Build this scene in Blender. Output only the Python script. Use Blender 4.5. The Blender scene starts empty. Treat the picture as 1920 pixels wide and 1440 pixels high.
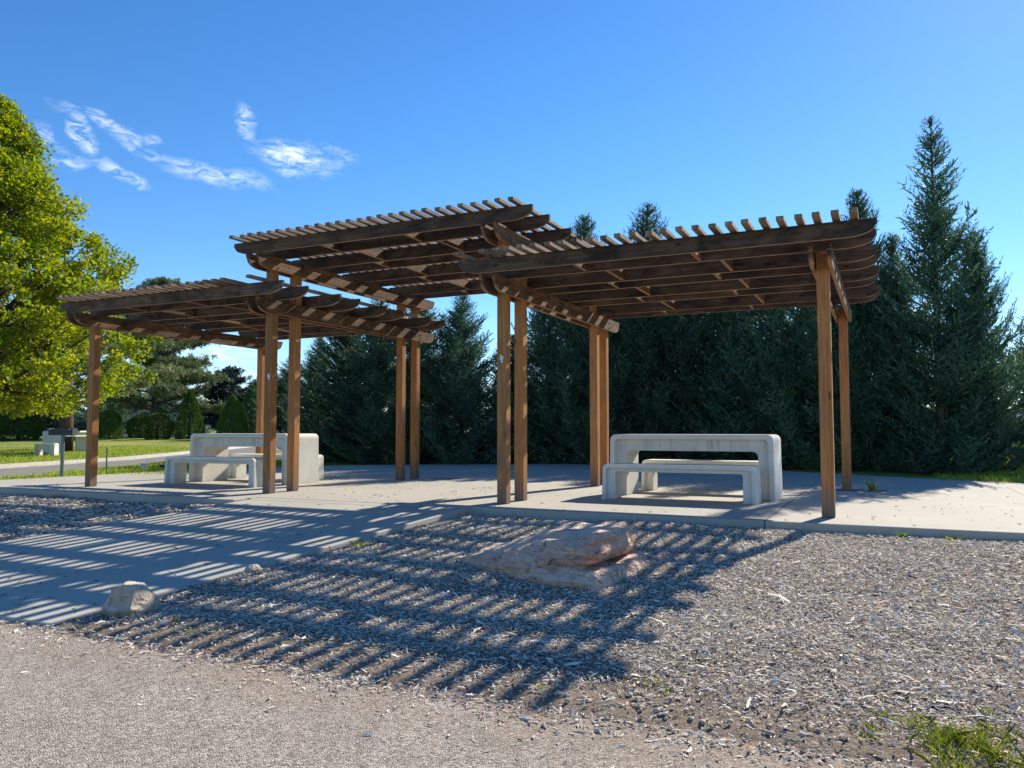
import bpy, bmesh, math, random
import numpy as np
from mathutils import Vector, Matrix, noise

random.seed(7)
rng = np.random.default_rng(7)
scene = bpy.context.scene
COL = scene.collection
TH = 0.444                                     # heading of the patio grid (a = along the front edge, b = away)
EYE = 0.85                                     # eye height above the patio slab (slab top is z = 0)

# ------------------------------------------------------------------ camera
cam = bpy.data.objects.new('camera', bpy.data.cameras.new('camera'))
COL.objects.link(cam)
cam.data.sensor_width = 36.0
cam.data.lens = 1477.365 / 1920 * 36.0
cam.data.clip_start = 0.05
cam.data.clip_end = 9000
cam.location = (0, 0, EYE)
cam.rotation_euler = (math.radians(90) + 0.059, 0, 0)
scene.camera = cam

# ------------------------------------------------------------------ sun, sky, exposure
SUN_AZ, SUN_EL = math.radians(38.2), math.radians(32.8)
SDIR = Vector((math.sin(SUN_AZ) * math.cos(SUN_EL), math.cos(SUN_AZ) * math.cos(SUN_EL), math.sin(SUN_EL)))
ld = bpy.data.lights.new('sun', 'SUN')
ld.energy = 5.0
ld.angle = math.radians(0.5)
ld.color = (1.0, 0.925, 0.775)
sun = bpy.data.objects.new('sun', ld)
sun.rotation_euler = (-SDIR).to_track_quat('-Z', 'Y').to_euler()
sun.location = (20, 25, 30)
COL.objects.link(sun)

world = bpy.data.worlds.new("World")
scene.world = world
world.use_nodes = True
wn, wl = world.node_tree.nodes, world.node_tree.links
wn.clear()
w_out = wn.new('ShaderNodeOutputWorld')
w_bg = wn.new('ShaderNodeBackground')
w_bg.inputs['Strength'].default_value = 0.15
w_sky = wn.new('ShaderNodeTexSky')
w_sky.sky_type = 'NISHITA'
w_sky.sun_disc = False
w_sky.sun_elevation = SUN_EL
w_sky.sun_rotation = SUN_AZ
w_sky.altitude = 1500
w_sky.air_density = 1.0
w_sky.dust_density = 0.15
w_sky.ozone_density = 3.2
w_tc = wn.new('ShaderNodeTexCoord')


def wmath(op, a, b=None):
    n = wn.new('ShaderNodeMath'); n.operation = op
    for i, v in enumerate((a, b)):
        if v is None: continue
        if isinstance(v, (int, float)): n.inputs[i].default_value = v
        else: wl.new(v, n.inputs[i])
    return n.outputs[0]


def wvec(op, a, b=None):
    n = wn.new('ShaderNodeVectorMath'); n.operation = op
    for i, v in enumerate((a, b)):
        if v is None: continue
        if isinstance(v, (tuple, Vector)): n.inputs[i].default_value = tuple(v)
        else: wl.new(v, n.inputs[i])
    return n.outputs['Value'] if op == 'DOT_PRODUCT' else n.outputs['Vector']


# cirrus wisps: (azimuth, elevation, half length, half width, tilt, strength), degrees on the sky
WISPS = [(-16.0, 18.7, 3.0, 1.0, -10, 0.95), (-14.6, 18.9, 2.6, 0.5, -14, 0.5), (-21.1, 17.15, 3.9, 0.62, -7, 0.75), (-26.6, 16.5, 1.7, 0.5, -24, 0.9),
         (-19.15, 20.7, 1.1, 0.55, -62, 0.75), (-29.0, 18.4, 1.7, 0.55, -62, 0.95), (-27.3, 19.2, 2.0, 0.5, -30, 0.8),
         (-25.2, 18.9, 0.7, 0.35, -15, 0.5), (-25.2, 17.9, 0.8, 0.35, -30, 0.6), (-30.8, 17.7, 1.6, 0.5, -50, 0.6),
         (-30.0, 17.0, 1.4, 0.28, -8, 0.6), (-29.2, 19.8, 2.2, 0.3, -8, 0.45), (-12.6, 19.3, 1.3, 0.3, -12, 0.45),
         (-21.5, 5.6, 4.5, 0.75, -5, 0.95), (-23.5, 4.3, 5.0, 0.6, -2, 0.6), (-18.5, 3.6, 5.0, 0.5, 2, 0.45), (-25.6, 5.8, 3.0, 1.0, -5, 0.4)]
w_map = wn.new('ShaderNodeMapping'); wl.new(w_tc.outputs['Generated'], w_map.inputs['Vector'])
w_map.inputs['Rotation'].default_value = (0, math.radians(-14), math.radians(-24))
w_map.inputs['Scale'].default_value = (52, 52, 150)
w_n1 = wn.new('ShaderNodeTexNoise'); w_n1.inputs['Scale'].default_value = 1.0; w_n1.inputs['Detail'].default_value = 9; w_n1.inputs['Roughness'].default_value = .66; w_n1.inputs['Distortion'].default_value = .7
wl.new(w_map.outputs[0], w_n1.inputs['Vector'])
w_n2 = wn.new('ShaderNodeTexNoise'); w_n2.inputs['Scale'].default_value = 26; w_n2.inputs['Detail'].default_value = 5
wl.new(w_tc.outputs['Generated'], w_n2.inputs['Vector'])
warp = wvec('MULTIPLY', wvec('SUBTRACT', w_n2.outputs['Color'], (.5, .5, .5)), (.045, .045, .03))
wdir = wvec('ADD', w_tc.outputs['Generated'], warp)
total = None
for az, el, L, W, tilt, s in WISPS:
    az, el, L, W, tilt = map(math.radians, (az, el, L * 1.15, W * 1.35, tilt))
    c = Vector((math.sin(az) * math.cos(el), math.cos(az) * math.cos(el), math.sin(el)))
    e = Vector((math.cos(az), -math.sin(az), 0)); n = e.cross(c)
    u = e * math.cos(tilt) + n * math.sin(tilt); v = n * math.cos(tilt) - e * math.sin(tilt)
    rel = wvec('SUBTRACT', wdir, c)
    pu = wvec('DOT_PRODUCT', rel, u / L); pv = wvec('DOT_PRODUCT', rel, v / W)
    r2 = wmath('ADD', wmath('MULTIPLY', pu, pu), wmath('MULTIPLY', pv, pv))
    m = wmath('MULTIPLY', wmath('POWER', wmath('MAXIMUM', wmath('SUBTRACT', 1.0, r2), 0.0), 1.35), s * 1.15)
    total = m if total is None else wmath('MAXIMUM', total, m)
ramp = wn.new('ShaderNodeMapRange'); ramp.inputs[1].default_value = .40; ramp.inputs[2].default_value = .80
wl.new(w_n1.outputs['Fac'], ramp.inputs[0])
fac = wmath('MINIMUM', wmath('MULTIPLY', total, ramp.outputs[0]), 0.92)
w_hsv = wn.new('ShaderNodeHueSaturation'); w_hsv.inputs['Saturation'].default_value = 1.25
w_hsv.inputs['Hue'].default_value = .503
w_hsv.inputs['Value'].default_value = .77
wl.new(w_sky.outputs[0], w_hsv.inputs['Color'])
w_mix = wn.new('ShaderNodeMix'); w_mix.data_type = 'RGBA'
wl.new(fac, w_mix.inputs['Factor']); wl.new(w_hsv.outputs[0], w_mix.inputs['A'])
w_mix.inputs['B'].default_value = (5.6, 6.0, 6.5, 1)
wl.new(w_mix.outputs['Result'], w_bg.inputs['Color'])
wl.new(w_bg.outputs[0], w_out.inputs[0])

vs = scene.view_settings
vs.view_transform = 'Standard'; vs.look = 'None'; vs.gamma = 1.0; vs.use_curve_mapping = False
vs.exposure = 0.75
scene.cycles.max_bounces = 8
scene.cycles.transparent_max_bounces = 8

# ------------------------------------------------------------------ helpers


def W(a, b, z=0.0):
    return Vector((a * math.cos(TH) + b * math.sin(TH), -a * math.sin(TH) + b * math.cos(TH), z))


def tag(o, label=None, cat=None, group=None, kind=None):
    if label: o['label'] = label
    if cat: o['category'] = cat
    if group: o['group'] = group
    if kind: o['kind'] = kind
    return o


def empty(name, loc, rz=0.0, label=None, cat=None, group=None):
    o = bpy.data.objects.new(name, None)
    o.empty_display_size = .2
    o.location = loc; o.rotation_euler = (0, 0, rz)
    COL.objects.link(o)
    return tag(o, label, cat, group)


def link(name, me, mat, parent=None, loc=(0, 0, 0), rz=0.0):
    o = bpy.data.objects.new(name, me)
    if mat is not None:
        me.materials.clear(); me.materials.append(mat)
    o.location = loc; o.rotation_euler = (0, 0, rz)
    if parent: o.parent = parent
    COL.objects.link(o)
    return o


def npmesh(name, verts, faces, smooth=False, mats=None):
    """verts (N,3), faces (M,k) of one size."""
    verts = np.asarray(verts, np.float32); faces = np.asarray(faces, np.int32)
    me = bpy.data.meshes.new(name)
    me.vertices.add(len(verts)); me.vertices.foreach_set('co', verts.ravel())
    m, k = faces.shape
    me.loops.add(m * k); me.loops.foreach_set('vertex_index', faces.ravel())
    me.polygons.add(m)
    me.polygons.foreach_set('loop_start', np.arange(0, m * k, k, dtype=np.int32))
    me.polygons.foreach_set('loop_total', np.full(m, k, np.int32))
    if smooth: me.polygons.foreach_set('use_smooth', np.ones(m, bool))
    me.update(calc_edges=True)
    return me


def bm_obj(name, bm, mat, parent=None, loc=(0, 0, 0), rz=0.0, smooth=False):
    me = bpy.data.meshes.new(name)
    bmesh.ops.recalc_face_normals(bm, faces=bm.faces)
    bm.to_mesh(me); bm.free()
    if smooth:
        for p in me.polygons: p.use_smooth = True
    return link(name, me, mat, parent, loc, rz)


def box(bm, x0, x1, y0, y1, z0, z1):
    v = [bm.verts.new(p) for p in ((x0, y0, z0), (x1, y0, z0), (x1, y1, z0), (x0, y1, z0), (x0, y0, z1), (x1, y0, z1), (x1, y1, z1), (x0, y1, z1))]
    for f in ((0, 3, 2, 1), (4, 5, 6, 7), (0, 1, 5, 4), (1, 2, 6, 5), (2, 3, 7, 6), (3, 0, 4, 7)):
        bm.faces.new([v[i] for i in f])
    return v


def extrude_poly(bm, pts, to3, d0, d1):
    """close a 2-D outline (u, v) between depths d0 and d1; to3(u, v, d) -> xyz"""
    A = [bm.verts.new(to3(u, v, d0)) for u, v in pts]
    B = [bm.verts.new(to3(u, v, d1)) for u, v in pts]
    bm.faces.new(A); bm.faces.new(list(reversed(B)))
    for i in range(len(pts)):
        j = (i + 1) % len(pts)
        bm.faces.new((A[i], B[i], B[j], A[j]))


def tube(bm, p0, p1, r0, r1, n=8):
    p0, p1 = Vector(p0), Vector(p1); d = (p1 - p0).normalized()
    x = d.orthogonal().normalized(); y = d.cross(x)
    a = [bm.verts.new(p0 + (x * math.cos(t) + y * math.sin(t)) * r0) for t in [2 * math.pi * i / n for i in range(n)]]
    b = [bm.verts.new(p1 + (x * math.cos(t) + y * math.sin(t)) * r1) for t in [2 * math.pi * i / n for i in range(n)]]
    for i in range(n): bm.faces.new((a[i], a[(i + 1) % n], b[(i + 1) % n], b[i]))
    bm.faces.new(list(reversed(a))); bm.faces.new(b)


def bevel(o, w, seg=2, weight=False):
    m = o.modifiers.new('bevel', 'BEVEL'); m.width = w; m.segments = seg
    m.limit_method = 'WEIGHT' if weight else 'ANGLE'
    m.harden_normals = False
    return o


# ------------------------------------------------------------------ materials
def new_mat(name):
    m = bpy.data.materials.new(name); m.use_nodes = True
    nt = m.node_tree; nt.nodes.clear()
    out = nt.nodes.new('ShaderNodeOutputMaterial')
    return m, nt, out


class NT:
    def __init__(s, nt): s.nt = nt
    def node(s, t, **kw):
        n = s.nt.nodes.new(t)
        for k, v in kw.items(): setattr(n, k, v)
        return n
    def set(s, n, **kw):
        for k, v in kw.items():
            k = k.replace('_', ' ')
            if hasattr(v, 'is_output') or isinstance(v, bpy.types.NodeSocket): s.nt.links.new(v, n.inputs[k])
            else: n.inputs[k].default_value = v
        return n
    def coord(s, kind='Object', scale=(1, 1, 1), rot=(0, 0, 0), loc=(0, 0, 0)):
        t = s.node('ShaderNodeTexCoord'); m = s.node('ShaderNodeMapping')
        m.inputs['Scale'].default_value = scale; m.inputs['Rotation'].default_value = rot; m.inputs['Location'].default_value = loc
        s.nt.links.new(t.outputs[kind], m.inputs['Vector']); return m.outputs[0]
    def wcoord(s, scale=(1, 1, 1)):
        g = s.node('ShaderNodeNewGeometry'); m = s.node('ShaderNodeMapping'); m.inputs['Scale'].default_value = scale
        s.nt.links.new(g.outputs['Position'], m.inputs['Vector']); return m.outputs[0]
    def noise(s, vec, scale, detail=4, rough=.55, dist=0.0):
        n = s.node('ShaderNodeTexNoise'); s.nt.links.new(vec, n.inputs['Vector'])
        n.inputs['Scale'].default_value = scale; n.inputs['Detail'].default_value = detail
        n.inputs['Roughness'].default_value = rough; n.inputs['Distortion'].default_value = dist
        return n.outputs['Fac']
    def voro(s, vec, scale, feature='F1', out='Distance', rand=1.0):
        n = s.node('ShaderNodeTexVoronoi'); n.feature = feature; s.nt.links.new(vec, n.inputs['Vector'])
        n.inputs['Scale'].default_value = scale; n.inputs['Randomness'].default_value = rand
        return n.outputs[out]
    def ramp(s, fac, stops):
        n = s.node('ShaderNodeValToRGB'); s.nt.links.new(fac, n.inputs[0])
        cr = n.color_ramp
        while len(cr.elements) < len(stops): cr.elements.new(0.5)
        for e, (p, c) in zip(cr.elements, stops):
            e.position = p; e.color = (*c, 1) if len(c) == 3 else c
        return n.outputs['Color']
    def mix(s, fac, a, b, mode='MIX'):
        n = s.node('ShaderNodeMix', data_type='RGBA'); n.blend_type = mode
        for k, v in (('Factor', fac), ('A', a), ('B', b)):
            if isinstance(v, bpy.types.NodeSocket): s.nt.links.new(v, n.inputs[k])
            else: n.inputs[k].default_value = v if k == 'Factor' else (*v, 1)
        return n.outputs['Result']
    def math(s, op, a, b=None):
        n = s.node('ShaderNodeMath', operation=op)
        for i, v in enumerate((a, b)):
            if v is None: continue
            if isinstance(v, bpy.types.NodeSocket): s.nt.links.new(v, n.inputs[i])
            else: n.inputs[i].default_value = v
        return n.outputs[0]
    def rng(s, v, a, b, c=0.0, d=1.0):
        n = s.node('ShaderNodeMapRange'); s.nt.links.new(v, n.inputs[0])
        for i, q in enumerate((a, b, c, d)): n.inputs[i + 1].default_value = q
        return n.outputs[0]
    def bump(s, h, strength, dist):
        n = s.node('ShaderNodeBump'); n.inputs['Strength'].default_value = strength; n.inputs['Distance'].default_value = dist
        s.nt.links.new(h, n.inputs['Height']); return n.outputs[0]
    def sep(s, vec):
        n = s.node('ShaderNodeSeparateXYZ'); s.nt.links.new(vec, n.inputs[0]); return n.outputs
    def bsdf(s, out, color, rough=.8, normal=None, spec=.3):
        b = s.node('ShaderNodeBsdfPrincipled')
        for k, v in (('Base Color', color), ('Roughness', rough), ('Specular IOR Level', spec)):
            if isinstance(v, bpy.types.NodeSocket): s.nt.links.new(v, b.inputs[k])
            else: b.inputs[k].default_value = (*v, 1) if isinstance(v, tuple) else v
        if normal is not None: s.nt.links.new(normal, b.inputs['Normal'])
        s.nt.links.new(b.outputs[0], out.inputs[0]); return b


def wood_mat(name, axis, light, dark, stain, stain_amt, base_wear=False, under=None):
    m, nt, out = new_mat(name); k = NT(nt)
    sc = [26.0, 26.0, 26.0]; sc['xyz'.index(axis)] = 1.3
    info = k.node('ShaderNodeObjectInfo')
    tc = k.node('ShaderNodeTexCoord')
    addv = k.node('ShaderNodeVectorMath', operation='ADD'); nt.links.new(tc.outputs['Object'], addv.inputs[0])
    cmb = k.node('ShaderNodeCombineXYZ')
    r7 = k.math('MULTIPLY', info.outputs['Random'], 37.0)
    for i in range(3): nt.links.new(r7, cmb.inputs[i])
    nt.links.new(cmb.outputs[0], addv.inputs[1])
    mp = k.node('ShaderNodeMapping'); mp.inputs['Scale'].default_value = sc; nt.links.new(addv.outputs[0], mp.inputs['Vector'])
    g1 = k.noise(mp.outputs[0], 1.0, 5, .6, 1.2)
    sc2 = [90.0, 90.0, 90.0]; sc2['xyz'.index(axis)] = 2.5
    mp2 = k.node('ShaderNodeMapping'); mp2.inputs['Scale'].default_value = sc2; nt.links.new(addv.outputs[0], mp2.inputs['Vector'])
    g2 = k.noise(mp2.outputs[0], 1.0, 3, .7)
    col = k.ramp(g1, [(.28, dark), (.5, tuple((a + b) / 2 for a, b in zip(light, dark))), (.72, light)])
    col = k.mix(k.rng(g2, .45, .75, 0, .45), col, tuple(c * .45 for c in dark))
    sc3 = [5.0, 5.0, 5.0]; sc3['xyz'.index(axis)] = 2.2
    mp3 = k.node('ShaderNodeMapping'); mp3.inputs['Scale'].default_value = sc3; nt.links.new(addv.outputs[0], mp3.inputs['Vector'])
    g3 = k.noise(mp3.outputs[0], 1.0, 6, .65, .6)
    col = k.mix(k.rng(g3, .62 - .3 * stain_amt, .80 - .18 * stain_amt, 0, .92), col, stain)
    kn = k.node('ShaderNodeTexVoronoi'); sck = [7.0, 7.0, 7.0]; sck['xyz'.index(axis)] = 2.4
    mp4 = k.node('ShaderNodeMapping'); mp4.inputs['Scale'].default_value = sck; nt.links.new(addv.outputs[0], mp4.inputs['Vector'])
    nt.links.new(mp4.outputs[0], kn.inputs['Vector']); kn.inputs['Scale'].default_value = 1.0
    col = k.mix(k.rng(kn.outputs['Distance'], .07, .13, .8, 0), col, tuple(c * .3 for c in dark))
    val = k.node('ShaderNodeHueSaturation'); nt.links.new(col, val.inputs['Color'])
    nt.links.new(k.rng(info.outputs['Random'], 0, 1, .82, 1.2), val.inputs['Value']); col = val.outputs[0]
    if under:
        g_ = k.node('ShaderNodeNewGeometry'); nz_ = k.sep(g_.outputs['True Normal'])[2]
        col = k.mix(k.rng(nz_, -.6, -.9, 0, .8), col, under)  # paler undersides: less weathered wood, with bounce from the slab painted in
    if base_wear:
        z = k.sep(tc.outputs['Object'])[2]
        nz = k.math('ADD', z, k.math('MULTIPLY', g1, .35))
        col = k.mix(k.rng(nz, .22, .55, .75, 0), col, (.13, .115, .10))
    k.bsdf(out, col, .78, k.bump(k.math('ADD', g1, g2), .5, .004), .25)
    return m


CEDAR_L, CEDAR_D = (.54, .245, .085), (.27, .105, .033)
W_LIGHT, W_DARK, W_STAIN = (.22, .145, .092), (.085, .053, .035), (.024, .020, .018)
M = {}
M['post'] = wood_mat('wood_post', 'z', CEDAR_L, CEDAR_D, (.22, .13, .075), .32, True)
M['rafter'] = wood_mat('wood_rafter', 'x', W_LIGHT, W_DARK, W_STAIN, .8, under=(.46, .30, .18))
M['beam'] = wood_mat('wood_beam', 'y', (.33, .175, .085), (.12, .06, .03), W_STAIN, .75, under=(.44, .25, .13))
M['slat'] = wood_mat('wood_slat', 'y', (.38, .28, .19), (.19, .125, .085), (.06, .045, .035), .5)


def concrete_mat(name, base, joints=(), slab=False, stain=0.0, warm=(.44, .385, .315)):
    m, nt, out = new_mat(name); k = NT(nt)
    v = k.coord('Object')
    n1 = k.noise(v, .55 if slab else 2.2, 5, .6); n2 = k.noise(v, 7, 5, .65); n3 = k.noise(v, 95, 3, .7)
    col = k.mix(k.rng(n1, .35, .7), tuple(c * .90 for c in base), tuple(min(1, c * 1.06) for c in base))
    col = k.mix(k.rng(n2, .42, .78, 0, .30), col, warm)
    col = k.mix(k.rng(n3, .5, .8, 0, .25), col, tuple(c * .62 for c in base))
    h = k.math('MULTIPLY', n3, .5)
    if slab:
        sp = k.voro(v, 2.1, 'F1', 'Distance')
        col = k.mix(k.rng(sp, .03, .05, .5, 0), col, (.17, .14, .12))
        n4 = k.noise(v, 1.7, 6, .7, 1.5)
        col = k.mix(k.rng(n4, .58, .74, 0, .35), col, tuple(c * .70 for c in base))
        cr = k.voro(k.coord('Object', (1, 1, .1)), .33, 'DISTANCE_TO_EDGE')
        wv = k.noise(v, 6, 4, .7)
        crk = k.math('MULTIPLY', k.rng(k.math('ADD', cr, k.math('MULTIPLY', wv, .05)), .026, .0285, .75, 0), k.rng(n1, .52, .56, 0, 1))
        col = k.mix(crk, col, (.13, .11, .10)); h = k.math('SUBTRACT', h, crk)
        n6 = k.noise(v, .35, 6, .75, 2.0)
        col = k.mix(k.rng(n6, .52, .66, 0, .4), col, tuple(c * .74 for c in base))
        x, y, z = k.sep(v)
        for ax, val, lo, hi in joints:
            s, o = (x, y) if ax == 'a' else (y, x)
            d = k.math('ABSOLUTE', k.math('SUBTRACT', s, val))
            j = k.rng(d, .005, .009, 1, 0)
            j = k.math('MULTIPLY', j, k.math('MULTIPLY', k.math('GREATER_THAN', o, lo), k.math('LESS_THAN', o, hi)))
            col = k.mix(j, col, (.10, .09, .08))
            h = k.math('SUBTRACT', h, j)
    if not slab:
        pt = k.voro(v, 60, 'F1', 'Distance'); pm = k.noise(v, 11, 3, .6)
        pit = k.math('MULTIPLY', k.rng(pt, .10, .16, 1, 0), k.rng(pm, .50, .58, 0, 1))
        col = k.mix(k.math('MULTIPLY', pit, .7), col, (.22, .19, .16)); h = k.math('SUBTRACT', h, pit)
        zz = k.sep(v)[2]
        col = k.mix(k.math('MULTIPLY', k.rng(k.math('ADD', zz, k.math('MULTIPLY', n2, .16)), .06, .20, .6, 0), k.rng(n2, .3, .7)), col, (.22, .185, .15))
        col = k.mix(k.rng(k.noise(k.coord('Object', (9, 9, 1.2)), 1.0, 5, .7), .55, .75, 0, .28), col, (.36, .33, .28))
    if stain:
        # runs of dirt down from the rim of the recess
        vs_ = k.coord('Object', (34, 34, 1.6)); s1 = k.noise(vs_, 1.0, 4, .7)
        z = k.sep(k.coord('Object'))[2]
        band = k.math('MULTIPLY', k.rng(z, .50, .64, 0, 1), k.rng(s1, .52, .66, 0, 1))
        col = k.mix(k.math('MULTIPLY', band, stain), col, (.13, .115, .10))
    k.bsdf(out, col, .88, k.bump(h, .35, .003), .25)
    return m


JOINTS = [('a', -1.07, 7.4, 14.0), ('a', -4.23, 7.9, 17.0), ('a', -7.45, 7.4, 17.0), ('b', 10.9, -1.07, 4.0), ('b', 14.0, -12, 6.0), ('a', 1.6, 7.4, 14)]
M['slab'] = concrete_mat('concrete_slab', (.42, .39, .335), JOINTS, True)
M['walk'] = concrete_mat('concrete_walk', (.44, .415, .36), [('b', 5.35, -7.3, -4.2), ('b', 7.55, -7.3, -4.2), ('a', -30, 0, 1)], True)
M['cast'] = concrete_mat('cast_concrete', (.70, .675, .60), stain=0, warm=(.60, .555, .45))
M['cast_stained'] = concrete_mat('cast_concrete_stained', (.70, .66, .575), stain=.42, warm=(.57, .51, .40))
M['curb'] = concrete_mat('curb_concrete', (.58, .55, .49))


def asphalt_mat():
    m, nt, out = new_mat('path_asphalt'); k = NT(nt)
    v = k.wcoord()
    c1 = k.node('ShaderNodeTexVoronoi'); nt.links.new(v, c1.inputs['Vector']); c1.inputs['Scale'].default_value = 135
    grain = k.node('ShaderNodeSeparateColor'); nt.links.new(c1.outputs['Color'], grain.inputs[0])
    col = k.ramp(grain.outputs[0], [(.0, (.14, .114, .092)), (.3, (.290, .240, .196)), (.65, (.445, .375, .310)), (1.0, (.66, .58, .50))])
    big = k.noise(v, .9, 5, .6)
    col = k.mix(k.rng(k.noise(v, 2.3, 6, .7, 1.0), .5, .68, 0, .38), col, (.19, .16, .13))
    col = k.mix(k.rng(k.noise(v, 9, 5, .7), .55, .7, 0, .3), col, (.50, .44, .36))
    col = k.mix(k.rng(big, .35, .7, 0, .3), col, (.30, .235, .20))
    # fine sandy dirt drifts on the path beside the mulch
    bb = k.math('ADD', k.math('MULTIPLY', k.sep(v)[0], math.sin(TH)), k.math('MULTIPLY', k.sep(v)[1], math.cos(TH)))
    nd = k.noise(v, 3.2, 6, .7)
    d = k.math('MULTIPLY', k.rng(bb, 2.45, 2.90, 0, 1), k.rng(nd, .40, .6, 0, .75))
    col = k.mix(d, col, (.33, .235, .165))
    pit = k.rng(c1.outputs['Distance'], 0, .7, 1, 0)
    n2 = k.noise(v, 260, 2)
    k.bsdf(out, col, .9, k.bump(k.math('ADD', k.math('ADD', pit, k.math('MULTIPLY', grain.outputs[1], .8)), n2), .8, .006), .2)
    return m


M['asphalt'] = asphalt_mat()


def ground_mat():
    m, nt, out = new_mat('lawn_ground'); k = NT(nt)
    v = k.wcoord()
    n1 = k.noise(v, .22, 6, .65); n2 = k.noise(v, 3.5, 6, .7); n3 = k.noise(k.wcoord((1, .35, 1)), 40, 4, .7)
    col = k.mix(k.rng(n1, .38, .66), (.19, .24, .03), (.42, .40, .10))
    col = k.mix(k.rng(n2, .45, .7, 0, .7), col, (.42, .37, .14))
    col = k.mix(k.rng(n3, .4, .7, 0, .6), col, (.085, .14, .018))
    n4 = k.noise(v, .6, 5, .7)
    col = k.mix(k.rng(n4, .60, .70, 0, .6), col, (.34, .27, .17))
    k.bsdf(out, col, .95, k.bump(k.math('ADD', n3, n2), 1.0, .05), .1)
    return m


M['lawn'] = ground_mat()


def mulch_mat(name, mul, chips):
    m, nt, out = new_mat(name); k = NT(nt)
    if chips:
        g = k.node('ShaderNodeNewGeometry')
        r = g.outputs['Random Per Island']
        col = k.ramp(r, [(0, (.12, .092, .068)), (.22, (.40, .325, .255)), (.5, (.68, .595, .49)), (.8, (.86, .79, .675)), (.96, (.90, .84, .74)), (1, (.46, .25, .14))])
        v = k.wcoord(); n = k.noise(v, 130, 3, .7)
        col = k.mix(k.rng(n, .4, .7, 0, .3), col, (.14, .11, .09))
        k.bsdf(out, col, .92, k.bump(n, .4, .002), .08)
    else:
        v = k.wcoord()
        n1 = k.noise(v, 55, 5, .75); n2 = k.noise(v, 1.6, 5, .65)
        col = k.ramp(n1, [(.3, (.07, .056, .044)), (.52, (.27, .22, .175)), (.70, (.56, .485, .40))])
        col = k.mix(k.rng(n2, .5, .68, 0, .6), col, (.20, .13, .085))
        bb = k.math('ADD', k.math('MULTIPLY', k.sep(v)[0], math.sin(TH)), k.math('MULTIPLY', k.sep(v)[1], math.cos(TH)))
        n5 = k.noise(v, 2.6, 6, .7)
        col = k.mix(k.math('MULTIPLY', k.rng(bb, 2.92, 3.35, 1, 0), k.rng(n5, .38, .58, 0, .95)), col, (.35, .255, .185))
        k.bsdf(out, col, .95, k.bump(n1, 1.0, .02), .1)
    return m


M['soil'] = mulch_mat('mulch_soil', 1, False)
M['chips'] = mulch_mat('mulch_chip', 1, True)


def leaf_mat(name, cols, trans=.35, tcol=None, nscale=.9, rough=.6):
    m, nt, out = new_mat(name); k = NT(nt)
    g = k.node('ShaderNodeNewGeometry')
    v = k.coord('Object'); n = k.noise(v, nscale, 4, .6)
    f = k.math('ADD', k.math('MULTIPLY', g.outputs['Random Per Island'], .5), k.math('MULTIPLY', k.rng(n, .3, .7), .5))
    col = k.ramp(f, [(i / (len(cols) - 1), c) for i, c in enumerate(cols)])
    oi = k.node('ShaderNodeObjectInfo'); hv = k.node('ShaderNodeHueSaturation'); nt.links.new(col, hv.inputs['Color'])
    nt.links.new(k.rng(oi.outputs['Random'], 0, 1, .72, 1.38), hv.inputs['Value'])
    nt.links.new(k.rng(k.math('FRACT', k.math('MULTIPLY', oi.outputs['Random'], 7.3)), 0, 1, .485, .515), hv.inputs['Hue'])
    col = hv.outputs[0]
    b = k.node('ShaderNodeBsdfPrincipled'); nt.links.new(col, b.inputs['Base Color']); b.inputs['Roughness'].default_value = rough
    b.inputs['Specular IOR Level'].default_value = .35
    t = k.node('ShaderNodeBsdfTranslucent')
    hs = k.node('ShaderNodeHueSaturation'); nt.links.new(col, hs.inputs['Color']); hs.inputs['Value'].default_value = 1.7; hs.inputs['Hue'].default_value = .485; hs.inputs['Saturation'].default_value = 1.1
    nt.links.new(hs.outputs[0], t.inputs[0])
    mx = k.node('ShaderNodeMixShader'); mx.inputs[0].default_value = trans
    nt.links.new(b.outputs[0], mx.inputs[1]); nt.links.new(t.outputs[0], mx.inputs[2]); nt.links.new(mx.outputs[0], out.inputs[0])
    return m


M['cypress'] = leaf_mat('cypress_leaf', [(.014, .038, .028), (.030, .074, .050), (.052, .112, .068), (.095, .165, .080), (.19, .24, .09)], .25)
M['maple'] = leaf_mat('broad_leaf', [(.05, .10, .012), (.10, .165, .014), (.18, .24, .017), (.29, .31, .02), (.42, .37, .025)], .43, nscale=.55)
M['pine'] = leaf_mat('pine_needle', [(.055, .085, .035), (.12, .16, .065), (.23, .27, .12)], .15)
M['spruce'] = leaf_mat('spruce_needle', [(.016, .036, .036), (.035, .065, .060), (.07, .10, .09)], .12)
M['shrub'] = leaf_mat('shrub_leaf', [(.025, .058, .012), (.06, .12, .018), (.15, .24, .03)], .2)
M['pale'] = leaf_mat('pale_leaf', [(.10, .13, .08), (.16, .19, .11), (.22, .24, .15)], .3)
M['grass'] = leaf_mat('grass_blade', [(.08, .15, .015), (.16, .24, .025), (.28, .33, .05), (.42, .38, .14)], .35, nscale=3)
M['weed'] = leaf_mat('weed_leaf', [(.07, .14, .015), (.14, .22, .025), (.24, .30, .05), (.42, .37, .16)], .35, nscale=8)


def simple(name, col, rough=.8, spec=.3, metal=0, n=14, amt=.35, bs=.3):
    m, nt, out = new_mat(name); k = NT(nt)
    v = k.coord('Object'); n1 = k.noise(v, n, 5, .65)
    c = k.mix(k.rng(n1, .35, .7, 0, amt), col, tuple(x * .45 for x in col))
    b = k.bsdf(out, c, rough, k.bump(n1, bs, .01), spec); b.inputs['Metallic'].default_value = metal
    return m


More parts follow.
